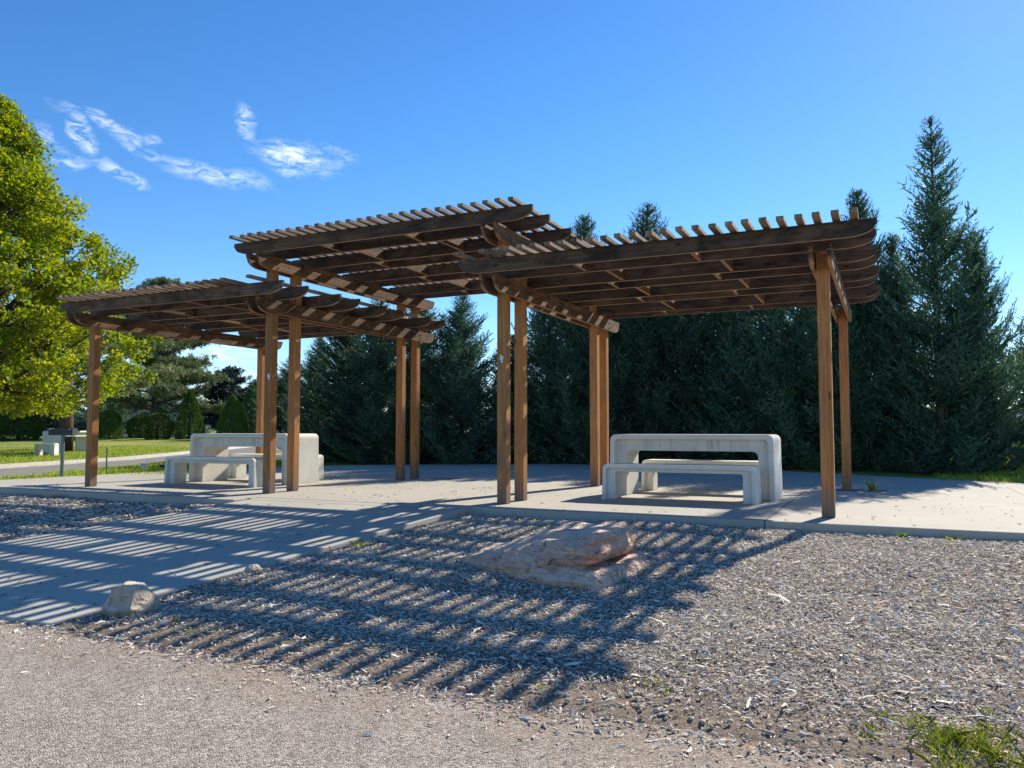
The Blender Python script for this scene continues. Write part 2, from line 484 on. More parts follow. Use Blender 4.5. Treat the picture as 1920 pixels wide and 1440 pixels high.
M['bark'] = simple('bark', (.13, .095, .07), .95, .1, n=18, amt=.8, bs=1)
M['iron'] = simple('black_iron', (.03, .035, .04), .55, .5, .3)
M['galv'] = simple('painted_steel', (.13, .17, .17), .5, .5, .2)
M['bolt'] = simple('zinc_bolt', (.35, .33, .30), .4, .5, .8)
M['paper'] = simple('paper', (.75, .76, .78), .8, .2, n=30, amt=.2)
M['white'] = simple('white_plastic', (.6, .6, .58), .6)
M['grey_road'] = simple('road_surface', (.24, .23, .21), .95, .1, n=2.5, amt=.5)
M['hill'] = simple('far_hill', (.16, .21, .28), 1, 0, n=.01, amt=.2)
M['pebble'] = simple('pebble', (.55, .44, .35), .85, .25, n=9, amt=.8)
M['dead'] = simple('dry_straw', (.42, .34, .20), .9, .1)


def rock_mat(name, a, b, c, strata=True):
    m, nt, out = new_mat(name); k = NT(nt)
    v = k.coord('Object', (1, 1, 4.5), (.08, .12, 0)) if strata else k.coord('Object')
    n1 = k.noise(v, 2.6, 7, .65, .6); n2 = k.noise(k.coord('Object'), 19, 6, .72); n3 = k.noise(k.coord('Object'), 3.2, 5, .6)
    col = k.ramp(n1, [(.3, a), (.5, b), (.7, c)])
    col = k.mix(k.rng(n2, .50, .72, 0, .7), col, tuple(x * .42 for x in a))
    n8 = k.noise(k.coord('Object'), 5.5, 6, .7, .8)
    col = k.mix(k.rng(n8, .52, .64, 0, .75), col, (.19, .105, .07))
    ck = k.voro(k.coord('Object', (.42, .5, 5.0), (.10, .14, 0)), 3.4, 'DISTANCE_TO_EDGE')
    ckm = k.math('MULTIPLY', k.rng(k.math('ADD', ck, k.math('MULTIPLY', n2, .05)), .022, .036, .7, 0), k.rng(n3, .47, .55, 0, 1))
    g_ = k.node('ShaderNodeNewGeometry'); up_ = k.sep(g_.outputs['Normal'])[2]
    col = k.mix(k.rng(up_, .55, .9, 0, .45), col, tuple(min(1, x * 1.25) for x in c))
    col = k.mix(ckm, col, tuple(x * .22 for x in a))
    vv = k.voro(k.coord('Object'), 34, 'F1', 'Distance')
    sp = k.math('MULTIPLY', k.rng(vv, .18, .3, 1, 0), k.rng(n3, .52, .6, 0, .7))
    col = k.mix(sp, col, (.46, .45, .42))
    k.bsdf(out, col, .9, k.bump(k.math('SUBTRACT', k.math('ADD', k.math('MULTIPLY', n1, .5), n2), k.math('MULTIPLY', ckm, 2.0)), .9, .010), .2)
    return m


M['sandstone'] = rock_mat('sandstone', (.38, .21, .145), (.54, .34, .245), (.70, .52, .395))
M['boulder'] = rock_mat('boulder_stone', (.33, .26, .195), (.46, .375, .285), (.58, .495, .38), False)


# ------------------------------------------------------------------ ground shapes
def hn(x, y):
    return (np.sin(x * 1.7 + y * .6) + np.sin(y * 2.3 - x * 1.1 + 1.3) + .6 * np.sin(x * 4.1 + 2 * np.sin(y * 3.2)) + .5 * np.sin(y * 5.3 + 1.7 * np.sin(x * 2.9 + .5)))


def mulch_z(a, b):
    t = np.clip((b - 2.92) / 4.7, 0, 1)
    z = -.228 + .148 * t
    edge = np.clip((b - 2.92) / .5, 0, 1)
    return z + .007 * hn(a * 1.3, b * 1.3) * edge


def walk_z(b):
    return -.222 + .222 * min(max((b - 2.94) / (7.75 - 2.94), 0), 1)


def lawn_z(x, y):
    b = x * math.sin(TH) + y * math.cos(TH)
    base = np.where(b < 3.3, -.34, np.where(b < 7.3, -.34 + (b - 3.3) * .045, -.16))
    back = np.clip((b - 8.5) / 3.0, 0, 1)
    base = base + back * .125
    side = np.clip((-13.5 - (x * math.cos(TH) - y * math.sin(TH))) / .3, 0, 1)
    base = base * (1 - side) - .035 * side
    return base + np.clip((y - 24) * .017, 0, .5) * (b > 8)


def grid_mesh(name, xs, ys, zf, frame=None):
    X, Y = np.meshgrid(xs, ys); Z = zf(X, Y)
    v = np.stack([X.ravel(), Y.ravel(), Z.ravel()], 1)
    nx, ny = len(xs), len(ys)
    i = np.arange((nx - 1) * (ny - 1)); r, c = i // (nx - 1), i % (nx - 1)
    q = r * nx + c
    f = np.stack([q, q + 1, q + nx + 1, q + nx], 1)
    return npmesh(name, v, f, True)


def spread(lo, hi, near_lo, near_hi, step):
    near = np.arange(near_lo, near_hi, step)
    out = [near]
    g = step; x = near_lo; L = []
    while x > lo: g *= 1.35; x -= g; L.append(x)
    g = step; x = near[-1]; R = []
    while x < hi: g *= 1.35; x += g; R.append(x)
    return np.concatenate([np.array(L[::-1]), near, np.array(R)])


tag(link('ground', grid_mesh('ground', spread(-5000, 5000, -30, 30, .6), spread(-200, 6000, -4, 60, .6), lawn_z), M['lawn']), kind='structure')


def flat_poly(name, pts, z, mat, thick=.0, frame=True, uvz=None):
    """outline in patio coordinates; object turned to the patio grid so its own coordinates are (a, b)"""
    bm = bmesh.new()
    top = [bm.verts.new((a, b, z if uvz is None else uvz(a, b))) for a, b in pts]
    bm.faces.new(top)
    if thick:
        bot = [bm.verts.new((a, b, (z if uvz is None else uvz(a, b)) - thick)) for a, b in pts]
        for i in range(len(pts)):
            j = (i + 1) % len(pts); bm.faces.new((top[i], bot[i], bot[j], top[j]))
    return bm_obj(name, bm, mat, rz=-TH if frame else 0)


# path in front (its edge toward the beds is ragged)
edge = []
for i in range(221):
    a = 14 - i * .14
    edge.append((a, 2.90 + .11 * min(1, max(0, (a + 1.6) / 1.1)) + .035 * math.sin(a * 2.1) + .02 * math.sin(a * 7.3 + 1) + .012 * math.sin(a * 19)))
tag(flat_poly('path', edge + [(-17, -20), (14, -20)], -.240, M['asphalt']), kind='structure')

# patio slab with its curved back edge
slab_pts = [(-13.85, 7.35), (-7.30, 7.35), (-7.30, 7.76), (-4.23, 7.76), (-4.22, 7.80), (6.5, 7.80), (7.2, 10.0), (5, 13), (2, 15.1), (.3, 16), (-1.6, 17.3), (-4.2, 18.9), (-7, 19.2), (-9.5, 17.8), (-11.5, 16.2), (-12.6, 15.0), (-13.6, 12.6), (-13.85, 9.6)]


def smooth_poly(pts, keep, it=2):
    for _ in range(it):
        out = []
        for i in range(len(pts)):
            p, q = pts[i], pts[(i + 1) % len(pts)]
            if i < keep: out.append(p)
            else:
                out.append((p[0] * .75 + q[0] * .25, p[1] * .75 + q[1] * .25))
                out.append((p[0] * .25 + q[0] * .75, p[1] * .25 + q[1] * .75))
        pts = out
    return pts


slab = tag(flat_poly('patio', smooth_poly(slab_pts, 6), 0.0, M['slab'], .35), kind='structure')
bevel(slab, .012, 2)

# ramped walkway from the path up to the patio
bm = bmesh.new(); rows = []
nb = 24
for i in range(nb + 1):
    b = 2.92 + (7.755 - 2.92) * i / nb
    skew = 0
    rows.append([bm.verts.new((a, b, walk_z(b) - .0015)) for a in (-7.25, -4.23)] + [bm.verts.new((a, b, walk_z(b) - .22)) for a in (-4.23, -7.25)])
for i in range(nb):
    for j in range(4):
        bm.faces.new((rows[i][j], rows[i][(j + 1) % 4], rows[i + 1][(j + 1) % 4], rows[i + 1][j]))
bm.faces.new(rows[0]); bm.faces.new(list(reversed(rows[-1])))
tag(bevel(bm_obj('walkway', bm, M['walk'], rz=-TH), .01, 2), kind='structure')

# mulch beds
for nm, a0, a1, b0, b1 in (('mulch_bed', -4.235, 9.0, 2.84, 7.81), ('mulch_bed', -19.0, -7.245, 2.84, 7.36)):
    def zf(A, B): return mulch_z(A, B) + .004 * np.sin(A * 37 + B * 23) + .003 * np.sin(B * 51 - A * 17) - np.clip((2.96 - B) * .35, 0, .1)
    me = grid_mesh(nm, np.arange(a0, a1 + .01, .05), np.arange(b0, b1 + .01, .05), zf)
    tag(link(nm, me, M['soil'], rz=-TH), kind='structure')


def chips(n, a0, a1, b0, b1, lmin, lmax, seedv):
    r = np.random.default_rng(seedv)
    a = r.uniform(a0, a1, n); b = r.uniform(b0, b1, n)
    bb = b0 + (b1 - b0) * ((b - b0) / (b1 - b0))
    keep = r.uniform(size=n) < np.clip((bb - 2.90) / .5, .15, 1)
    a, b = a[keep], bb[keep]; n = len(a)
    L = r.uniform(lmin, lmax, n) * (1 + 1.3 * (r.uniform(size=n) ** 9)); Wd = L * r.uniform(.10, .30, n)
    Wd = np.clip(Wd, .0025, .016); H = Wd * r.uniform(.2, .7, n)
    yaw = r.uniform(0, 2 * np.pi, n); pit = r.normal(0, .24, n)
    x = a; y = b
    z = mulch_z(a, b) + r.uniform(.001, .014, n) + .004
    ux = np.stack([np.cos(yaw) * np.cos(pit), np.sin(yaw) * np.cos(pit), np.sin(pit)], 1)
    s = r.normal(0, .35, n)
    vy = np.stack([-np.sin(yaw) * np.cos(s), np.cos(yaw) * np.cos(s), np.sin(s)], 1)
    nz = np.cross(ux, vy)
    C = np.stack([x, y, z], 1); L = L[:, None]; Wd = Wd[:, None]; H = H[:, None]
    tp = r.uniform(.3, 1, (n, 1))
    bend = r.normal(0, .10, (n, 1)); lift = r.normal(0, .05, (n, 1)); t0 = r.uniform(.15, .8, (n, 1))
    M_ = C + vy * L * bend + nz * L * lift
    P = []
    for Q, w in ((C - ux * L / 2, t0), (M_, 1.0), (C + ux * L / 2, tp * .8)):
        P += [Q - vy * Wd / 2 * w, Q + nz * H * w, Q + vy * Wd / 2 * w]
    V = np.stack(P, 1).reshape(-1, 3)
    o = (np.arange(n) * 9)[:, None]
    F = np.concatenate([o + np.array([q]) for q in ([0, 3, 4, 1], [1, 4, 5, 2], [3, 6, 7, 4], [4, 7, 8, 5])], 0)
    return V, F


def merge(parts):
    Vs, Fs, off = [], [], 0
    for V, F in parts:
        Vs.append(V); Fs.append(F + off); off += len(V)
    return np.concatenate(Vs), np.concatenate(Fs)


V, F = merge([chips(84000, -4.2, 1.2, 2.82, 5.2, .008, .027, 1), chips(76000, -4.2, 1.9, 5.1, 7.76, .010, .030, 2), chips(420, -4.2, 1.2, 3.0, 7.6, .05, .10, 3)])
tag(link('wood_chips', npmesh('wood_chips', V, F), M['chips'], rz=-TH), 'grey weathered wood chips covering the bed around the sandstone rock', 'wood chips', kind='stuff')
V, F = merge([chips(26000, -13.5, -7.28, 4.2, 7.32, .018, .05, 4)])
tag(link('wood_chips', npmesh('wood_chips', V, F), M['chips'], rz=-TH), 'grey weathered wood chips on the bed left of the walkway', 'wood chips', kind='stuff')


# loose litter on the path beside the bed and on the walkway's foot
def litter(n, seedv):
    r = np.random.default_rng(seedv)
    b = 3.05 - np.abs(r.exponential(.16, n)); a = r.uniform(-6.5, 1.3, n)
    V, F = chips(n, -6.5, 1.3, 3.0, 3.02, .008, .03, seedv)
    return V, F


r_ = np.random.default_rng(21)
V, F = chips(22000, -7.0, 1.3, 3.9, 4.6, .007, .03, 22)
cen = V.reshape(-1, 9, 3); n_ = len(cen)
nb_ = 2.92 - r_.exponential(.13, n_); sh_ = (nb_ - cen[:, :, 1].mean(1))
cm = cen.mean(1)
cen[:, :, 1] += sh_[:, None]; cen[:, :, 2] += (-.2375 - cm[:, 2])[:, None] + r_.uniform(0, .004, n_)[:, None]
keep = r_.uniform(size=n_) < .22
V = cen[keep].reshape(-1, 3); o = (np.arange(keep.sum()) * 9)[:, None]
F = np.concatenate([o + np.array([q]) for q in ([0, 3, 4, 1], [1, 4, 5, 2], [3, 6, 7, 4], [4, 7, 8, 5])], 0)
tag(link('wood_litter', npmesh('wood_litter', V, F), M['chips'], rz=-TH), 'small scattered wood splinters spilled along the edge of the path', 'wood litter', kind='stuff')


# dry leaf bits and twigs blown over the walkway and patio
r_ = np.random.default_rng(33)
V, F = chips(1500, -7.0, 1.0, 4.0, 6.5, .012, .045, 34)
cen = V.reshape(-1, 9, 3); cm = cen.mean(1); n_ = len(cen)
ta = np.where(r_.uniform(size=n_) < .35, r_.uniform(-7.1, -4.4, n_), r_.uniform(-12.5, 1.5, n_))
tb = np.where(ta < -7.3, r_.uniform(7.5, 13.5, n_), np.where(ta < -4.3, r_.uniform(3.0, 14, n_), r_.uniform(7.9, 15, n_)))
tb = np.where(r_.uniform(size=n_) < .25, np.where((ta > -7.2) & (ta < -4.3), 2.95 + r_.exponential(.35, n_), tb), tb)
tz = np.array([walk_z(b_) for b_ in tb]) + .003
cen += np.stack([ta - cm[:, 0], tb - cm[:, 1], tz - cm[:, 2]], 1)[:, None, :]
tag(link('leaf_litter', npmesh('leaf_litter', cen.reshape(-1, 3), F), M['soil'], rz=-TH), 'dark dry leaf bits scattered over walkway and patio', 'leaf litter', kind='stuff')


def pebble_cloud(pts, seedv):
    r = np.random.default_rng(seedv)
    bm = bmesh.new(); bmesh.ops.create_icosphere(bm, subdivisions=1, radius=1)
    bv = np.array([v.co[:] for v in bm.verts]); bf = np.array([[v.index for v in f.verts] for f in bm.faces]); bm.free()
    Vs, Fs = [], []
    for i, (a, b, z, s) in enumerate(pts):
        sc = np.array([s * r.uniform(.8, 1.5), s * r.uniform(.7, 1.1), s * r.uniform(.45, .75)])
        q = r.uniform(0, 6.28); R = np.array([[math.cos(q), -math.sin(q), 0], [math.sin(q), math.cos(q), 0], [0, 0, 1]])
        v = (bv * (1 + r.normal(0, .09, bv.shape)) * sc) @ R.T + np.array([a, b, z + s * .3])
        Vs.append(v); Fs.append(bf + i * len(bv))
    return np.concatenate(Vs), np.concatenate(Fs)


r_ = np.random.default_rng(5); pts = []
for _ in range(800):
    a = r_.uniform(-3.4, 1.2); b = 2.96 + abs(r_.normal(0, .28)) - .12
    pts.append((a, b, max(-.238, float(mulch_z(np.array(a), np.array(b)))), r_.uniform(.003, .010)))
for _ in range(60):
    a = r_.normal(-.9, .5); b = 2.98 + abs(r_.normal(0, .16))
    pts.append((a, b, float(mulch_z(np.array(a), np.array(b))), r_.uniform(.008, .017)))
for _ in range(420):
    a = r_.uniform(-6.5, 1.2); b = r_.uniform(1.2, 2.9)
    pts.append((a, b, -.2405, r_.uniform(.0015, .005)))
V, F = pebble_cloud(pts, 6)
tag(link('pebbles', npmesh('pebbles', V, F, True), M['pebble'], rz=-TH), 'small round tan pebbles along the border of bed and path', 'pebbles', kind='stuff')


# ------------------------------------------------------------------ pergolas
PW = .0605                                      # half post width
RAFTER_B = [0, .46, 1.15, 1.60, 2.32, 2.78, 3.655, 4.10]
RH, BH = .158, .184


def ogee_end(tip, run, D, d0, side, n=9):
    """under-side points from tip inwards; side=+1 tip at larger u"""
    pts = []
    for i in range(n + 1):
        s = i / n
        d = d0 + (D - d0) * math.sqrt(max(0, 1 - (1 - s) ** 2))
        pts.append((tip - side * (.012 + run * s), d))
    return pts


def shaped_board(u0, u1, z0, h, run=.30, d0=.05):
    """outline (u, z) of a board with curved tails"""
    top = z0 + h
    P = [(u0, top), (u0, top - d0 + .004)]
    P += [(u, top - d) for u, d in ogee_end(u0, run, h, d0, -1)]
    P += [(u, top - d) for u, d in reversed(ogee_end(u1, run, h, d0, 1))]
    P += [(u1, top - d0 + .004), (u1, top)]
    return P


def pergola(name, label, a_l, a_r, posts, beam_z, ra0, ra1, rb0, slats, sb0, sb1, group, beam_b, skip=()):
    ca = (a_l + a_r) / 2; cb = 10.1
    root = empty(name, W(ca, cb, 0), -TH, label, 'pergola', group)
    wob = random.Random(name + str(a_l))
    for (a, b, top) in posts:
        bm = bmesh.new(); w = PW
        ln = wob.uniform(-.004, .004)
        v = box(bm, a - ca - w, a - ca + w, b - cb - w, b - cb + w, 0.002, top)
        for q in v[4:]: q.co.x += ln
        bevel(bm_obj('post', bm, M['post'], root), .007, 2)
    for al, (bb0, bb1) in ((a_l, beam_b[0]), (a_r, beam_b[1])):
        for s in (-1, 1):
            bm = bmesh.new(); x0 = al - ca + s * (PW + .004); x1 = x0 + s * .038
            extrude_poly(bm, shaped_board(bb0 - cb, bb1 - cb, beam_z, BH, .22, .055), lambda u, v, d: (d, u, v), x0, x1)
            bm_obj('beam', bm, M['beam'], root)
        # bolts through each post
        for (a, b, top) in posts:
            if abs(a - al) < .01:
                for dz in (.05, .13):
                    bm = bmesh.new(); x = al - ca
                    tube(bm, (x + PW + .04, b - cb + .01, beam_z + dz), (x + PW + .056, b - cb + .01, beam_z + dz), .012, .010, 6)
                    bm_obj('bolt', bm, M['bolt'], root)
    rz = beam_z + BH
    rbs = []
    for k, off in enumerate(RAFTER_B):
        b = rb0 + off + wob.uniform(-.006, .006); rbs.append(b)
        bm = bmesh.new(); dz = wob.uniform(0, .003)
        ja, jb = wob.uniform(-.015, .015), wob.uniform(-.015, .015)
        extrude_poly(bm, shaped_board(ra0 - ca + ja, ra1 - ca + jb, rz + .001 + dz, RH, .27, .06), lambda u, v, d: (u, d, v), b - cb - .019, b - cb + .019)
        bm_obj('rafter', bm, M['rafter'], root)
    # solid blocking, staggered from bay to bay
    span = a_r - a_l
    for k in range(7):
        for fr in ((.30, .66) if k % 2 == 0 else (.36, .72)):
            x = a_l + span * fr - ca
            bm = bmesh.new(); box(bm, x - .019, x + .019, rbs[k] - cb + .021, rbs[k + 1] - cb - .021, rz + .012, rz + RH - .012)
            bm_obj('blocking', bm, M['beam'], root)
    for i, a in enumerate(slats):
        if i in skip: continue
        bm = bmesh.new(); j = wob.uniform(-.02, .02); ja = wob.uniform(-.004, .004); tw = wob.uniform(-.006, .006)
        v = box(bm, a - ca - .034 + ja, a - ca + .034 + ja, sb0 - cb + j, sb1 - cb + j, rz + RH + .006, rz + RH + .044)
        for q in v:
            if q.co.y > 0: q.co.x += tw
        bm_obj('slat', bm, M['slat'], root)
    return root


A0, A1, A2, A3 = -10.987, -7.600, -4.056, -.541
ZL, ZM = 2.437, 3.039
G = 'wooden pergolas over the patio'
pergola('pergola', 'low wooden pergola with dark lattice roof over the far left picnic table', A0, A1,
        [(A0, 8.151, ZL + .18), (A0, 11.733, ZL + .18), (A1, 8.768, ZM + .18), (A1, 11.951, ZM + .18)], ZL,
        -11.30, -6.95, 7.80, [-10.98 + .155 * i for i in range(25)], 7.50, 12.0, G, ((7.72, 12.2), (7.9, 12.43)), skip=(22, 23))
pergola('pergola', 'tallest wooden pergola in the middle whose roof rises above both its neighbours', A1, A2,
        [(A1, 8.298, ZM + .18), (A1, 11.495, ZM + .18), (A2, 8.306, ZM + .18), (A2, 11.490, ZM + .18)], ZM,
        -7.95, -3.52, 7.96, [-3.69 - .157 * i for i in range(27)], 7.70, 12.24, G, ((7.89, 12.43), (7.89, 12.43)))
pergola('pergola', 'wooden pergola at the right over the picnic table beside the mulch bed', A2, A3,
        [(A2, 8.777, ZM + .18), (A2, 11.927, ZM + .18), (A3, 8.380, ZL + .18), (A3, 12.233, ZL + .18)], ZL,
        -4.38, -.04, 7.80, [-.224 - .155 * i for i in range(27)], 7.50, 12.14, G, ((7.86, 12.43), (7.95, 12.7)), skip=(25,))

# torn paper scraps stapled to two posts
def scrap(label, a, b, z, s):
    bm = bmesh.new(); r = random.Random(label)
    pts = [(-.5, .9), (-.1, 1.0), (0, .55), (.45, .7), (.55, .2), (.3, -.3), (.25, -1), (-.15, -.95), (-.2, -.3), (-.6, -.1), (-.35, .3)]
    vv = [bm.verts.new((x * s, -.0015 - .004 * r.random(), y * s)) for x, y in pts]; bm.faces.new(vv)
    o = bm_obj('paper_scrap', bm, M['paper'], loc=W(a, b - PW - .002, z), rz=-TH)
    m = o.modifiers.new('s', 'SOLIDIFY'); m.thickness = .0008; m.offset = 0
    tag(o, label, 'paper scrap', 'torn paper scraps on the posts')


scrap('torn white paper scrap on the front post between the middle and right pergola', A2, 8.306, 1.69, .05)
scrap('torn pale paper scrap on the post pair beside the far left picnic table', A1 + .02, 8.298, 1.58, .045)


# ------------------------------------------------------------------ concrete tables and benches
def arc(cx, cy, r, t0, t1, n=6):
    return [(cx + r * math.cos(math.radians(t0 + (t1 - t0) * i / n)), cy + r * math.sin(math.radians(t0 + (t1 - t0) * i / n))) for i in range(n + 1)]


def shell_furniture(name, label, cat, loc, rz, L, D, H, t, r, core_in, leg_w, apron_h, group, seat):
    root = empty(name, loc, rz, label, cat, group)
    h = L / 2; ri = r * .55; zc = H - max(r, t + ri)
    # top with its rounded shoulders
    outer = [(-h, zc)] + arc(-h + r, H - r, r, 180, 90) + arc(h - r, H - r, r, 90, 0) + [(h, zc)]
    inner = [(h - t, zc)] + arc(h - t - ri, H - t - ri, ri, 0, 90) + arc(-h + t + ri, H - t - ri, ri, 90, 180) + [(-h + t, zc)]
    def clean(p):
        o = []
        for q in p:
            if not o or (abs(q[0] - o[-1][0]) + abs(q[1] - o[-1][1])) > 1e-5: o.append(q)
        return o
    outer, inner = clean(outer), clean(inner)
    pts = outer + inner
    bm = bmesh.new()
    Fv = [bm.verts.new((x, -D / 2, z)) for x, z in pts]; Bv = [bm.verts.new((x, D / 2, z)) for x, z in pts]
    n = len(pts); seams = {len(outer) - 1, n - 1}
    bm.faces.new(Fv); bm.faces.new(list(reversed(Bv)))
    for i in range(n):
        if i in seams: continue
        j = (i + 1) % n; bm.faces.new((Fv[i], Bv[i], Bv[j], Fv[j]))
    lay = bm.edges.layers.float.new('bevel_weight_edge')
    for e in bm.edges:
        a, b = e.verts
        if abs(a.co.y - b.co.y) < 1e-6 and not (abs(a.co.z - b.co.z) < 1e-6 and abs(a.co.z - zc) < 1e-6): e[lay] = 1
    o = bm_obj('seat' if seat else 'tabletop', bm, M['cast'], root); bevel(o, .009, 2, True)
    for p in o.data.polygons: p.use_smooth = True
    o.data.set_sharp_from_angle(angle=math.radians(40))
    for s in (-1, 1):
        bm = bmesh.new(); x0, x1 = (h - t, h) if s > 0 else (-h, -h + t)
        fl = .012 * s
        v = box(bm, x0, x1, -D / 2, D / 2, 0.0, zc)
        for q in v[:4]: q.co.x += fl
        lay = bm.edges.layers.float.new('bevel_weight_edge')
        for e in bm.edges:
            if abs(e.verts[0].co.z - e.verts[1].co.z) > .01: e[lay] = 1
        top = [f for f in bm.faces if all(abs(q.co.z - zc) < 1e-6 for q in f.verts)]
        bmesh.ops.delete(bm, geom=top, context='FACES_ONLY')
        bevel(bm_obj('leg', bm, M['cast'], root), .009, 2, True)
    # inner core set back from both faces: leg cheeks and apron in one casting
    e = .002; ho = h - t + .02; rr = min(.07, apron_h * .55)
    cz = H - t + .01
    iw = h - t - leg_w; top = H - t - apron_h
    out_p = [(-ho, 0), (-ho, cz), (ho, cz), (ho, 0)]
    in_p = [(iw, 0)] + arc(iw - rr, top - rr, rr, 0, 90) + arc(-iw + rr, top - rr, rr, 90, 180) + [(-iw, 0)]
    bm = bmesh.new(); d0 = -D / 2 + core_in; d1 = D / 2 - core_in
    extrude_poly(bm, out_p + in_p, lambda u, v, d: (u, d, v + .001), d0, d1)
    o = bm_obj('apron', bm, M['cast'] if seat else M['cast_stained'], root); bevel(o, .007, 2)
    return root


def table_set(a, b, rot, where, grp, fa=.0, bk=.03):
    """(a, b) = front right foot of the table"""
    L, D, H = 2.06, .76, .80
    c, s = math.cos(-TH + rot), math.sin(-TH + rot)
    org = W(a, b)
    def at(u, v): return org + Vector((u * c - v * s, u * s + v * c, 0))
    shell_furniture('picnic_table', 'long pale concrete picnic table ' + where[0], 'picnic table', at(-L / 2, D / 2), -TH + rot, L, D, H, .062, .075, .10, .13, .150, 'concrete picnic tables', False)
    shell_furniture('bench', 'low concrete bench ' + where[1], 'bench', at(-L / 2 - .02 + fa, -.40), -TH + rot, 1.84, .36, .435, .05, .055, .055, .10, .045, 'concrete benches', True)
    shell_furniture('bench', 'low concrete bench ' + where[2], 'bench', at(-L / 2 + fa + bk, D + .40), -TH + rot, 1.84, .36, .435, .05, .055, .055, .10, .045, 'concrete benches', True)


table_set(-1.25, 9.97, 0, ('under the right pergola', 'in front of the table under the right pergola', 'behind the table under the right pergola'), '')
table_set(-8.44, 9.60, math.radians(.5), ('under the far left pergola', 'in front of the table under the far left pergola', 'behind the table under the far left pergola'), '', 0, -.24)


# ------------------------------------------------------------------ rocks
def rough_rock(bm, cuts, amp, freq, seedv, flat=0.0):
    bmesh.ops.triangulate(bm, faces=bm.faces)
    bmesh.ops.recalc_face_normals(bm, faces=bm.faces)
    for _ in range(cuts):
        bmesh.ops.subdivide_edges(bm, edges=[e for e in bm.edges if e.calc_length() > .045], cuts=1, use_grid_fill=False)
        bmesh.ops.triangulate(bm, faces=bm.faces)
    if flat >= 0: bmesh.ops.smooth_vert(bm, verts=bm.verts, factor=(flat or .35), use_axis_x=True, use_axis_y=True, use_axis_z=True)
    bm.normal_update()
    off = Vector((seedv * 7.1, seedv * 3.3, seedv))
    for v in bm.verts:
        p = v.co.copy(); p.z *= 2.6
        d = noise.fractal(p * freq + off, .9, 2.2, 6) * amp
        layer = .007 * math.sin(p.z * 22 + noise.noise(p * 3) * 3)
        v.co += v.normal * (d + layer)


def lofted(rings):
    bm = bmesh.new(); R = [[bm.verts.new(p) for p in ring] for ring in rings]
    n = len(R[0])
    for k in range(len(R) - 1):
        for i in range(n):
            j = (i + 1) % n; bm.faces.new((R[k][i], R[k][j], R[k + 1][j], R[k + 1][i]))
    bm.faces.new(list(reversed(R[0]))); bm.faces.new(R[-1])
    return bm


ra, rb, gz = -2.25, 5.35, -.17


def crag(bm, size, seedv, fine=.004, step=.012, fr=5.0):
    """split the faces evenly, then chip them: stepped fractures plus fine grain, edges stay crisp"""
    bmesh.ops.triangulate(bm, faces=bm.faces)
    for _ in range(7):
        es = [e for e in bm.edges if e.calc_length() > size]
        if not es: break
        bmesh.ops.subdivide_edges(bm, edges=es, cuts=1); bmesh.ops.triangulate(bm, faces=[f for f in bm.faces if len(f.verts) > 3])
    bmesh.ops.recalc_face_normals(bm, faces=bm.faces); bm.normal_update()
    off = Vector((seedv * 7.1, seedv * 3.3, seedv))
    for v in bm.verts:
        p = v.co.copy(); p.z *= 2.2
        q = noise.noise(p * fr + off) * 3.0
        d = step * (math.floor(q * 1.6) / 1.6) * .5 + fine * noise.fractal(p * 22 + off, .8, 2.1, 5)
        side = 1 - abs(v.normal.z) ** 2
        d += .0035 * side * math.sin(v.co.z * 95 + noise.noise(p * 4) * 3)
        v.co += v.normal * d


def add_loft(bm, rings):
    Rg = [[bm.verts.new(p) for p in ring] for ring in rings]; n = len(Rg[0])
    for k in range(len(Rg) - 1):
        for i in range(n):
            j = (i + 1) % n; bm.faces.new((Rg[k][i], Rg[k][j], Rg[k + 1][j], Rg[k + 1][i]))
    bm.faces.new(list(reversed(Rg[0]))); bm.faces.new(Rg[-1])


def rel(pts): return [(a - ra, b - rb, z - gz) for a, b, z in pts]


U0 = rel([(-3.14, 5.41, -.21), (-2.55, 5.05, -.21), (-2.20, 4.93, -.21), (-1.80, 4.99, -.055), (-1.75, 5.50, -.045), (-1.80, 6.00, -.10), (-2.40, 6.05, -.20), (-2.95, 5.75, -.20)])
U1 = rel([(-3.14, 5.41, -.155), (-2.56, 5.03, -.115), (-2.18, 4.92, -.060), (-1.765, 4.945, .030), (-1.70, 5.50, .045), (-1.78, 6.03, .030), (-2.38, 6.06, -.03), (-2.95, 5.76, -.15)])
U2 = rel([(-3.12, 5.42, -.145), (-2.66, 5.16, -.070), (-2.22, 5.01, .030), (-1.775, 4.97, .118), (-1.715, 5.50, .120), (-1.80, 5.98, .105), (-2.34, 6.03, .09), (-2.94, 5.74, -.10)])
U3 = rel([(-3.08, 5.43, -.140), (-2.72, 5.26, -.062), (-2.23, 5.09, .062), (-1.80, 5.05, .155), (-1.77, 5.52, .150), (-1.84, 5.92, .135), (-2.30, 5.98, .118), (-2.92, 5.71, -.08)])
L0 = rel([(-2.42, 5.00, -.24), (-2.12, 4.84, -.24), (-1.69, 4.76, -.24), (-1.57, 5.42, -.24), (-1.68, 6.00, -.24), (-2.20, 5.90, -.24), (-2.50, 5.40, -.24)])
L1 = rel([(-2.42, 5.00, -.15), (-2.12, 4.85, -.125), (-1.69, 4.77, -.125), (-1.58, 5.42, -.125), (-1.69, 5.98, -.125), (-2.20, 5.90, -.13), (-2.50, 5.40, -.15)])
L2 = rel([(-2.38, 5.04, -.125), (-2.12, 4.93, -.066), (-1.735, 4.89, -.060), (-1.64, 5.41, -.068), (-1.74, 5.90, -.07), (-2.20, 5.85, -.09), (-2.46, 5.40, -.12)])
bm = bmesh.new(); add_loft(bm, [U0, U1, U2, U3]); add_loft(bm, [L0, L1, L2])
crag(bm, .024, 3, .0045, .018, 6.0)
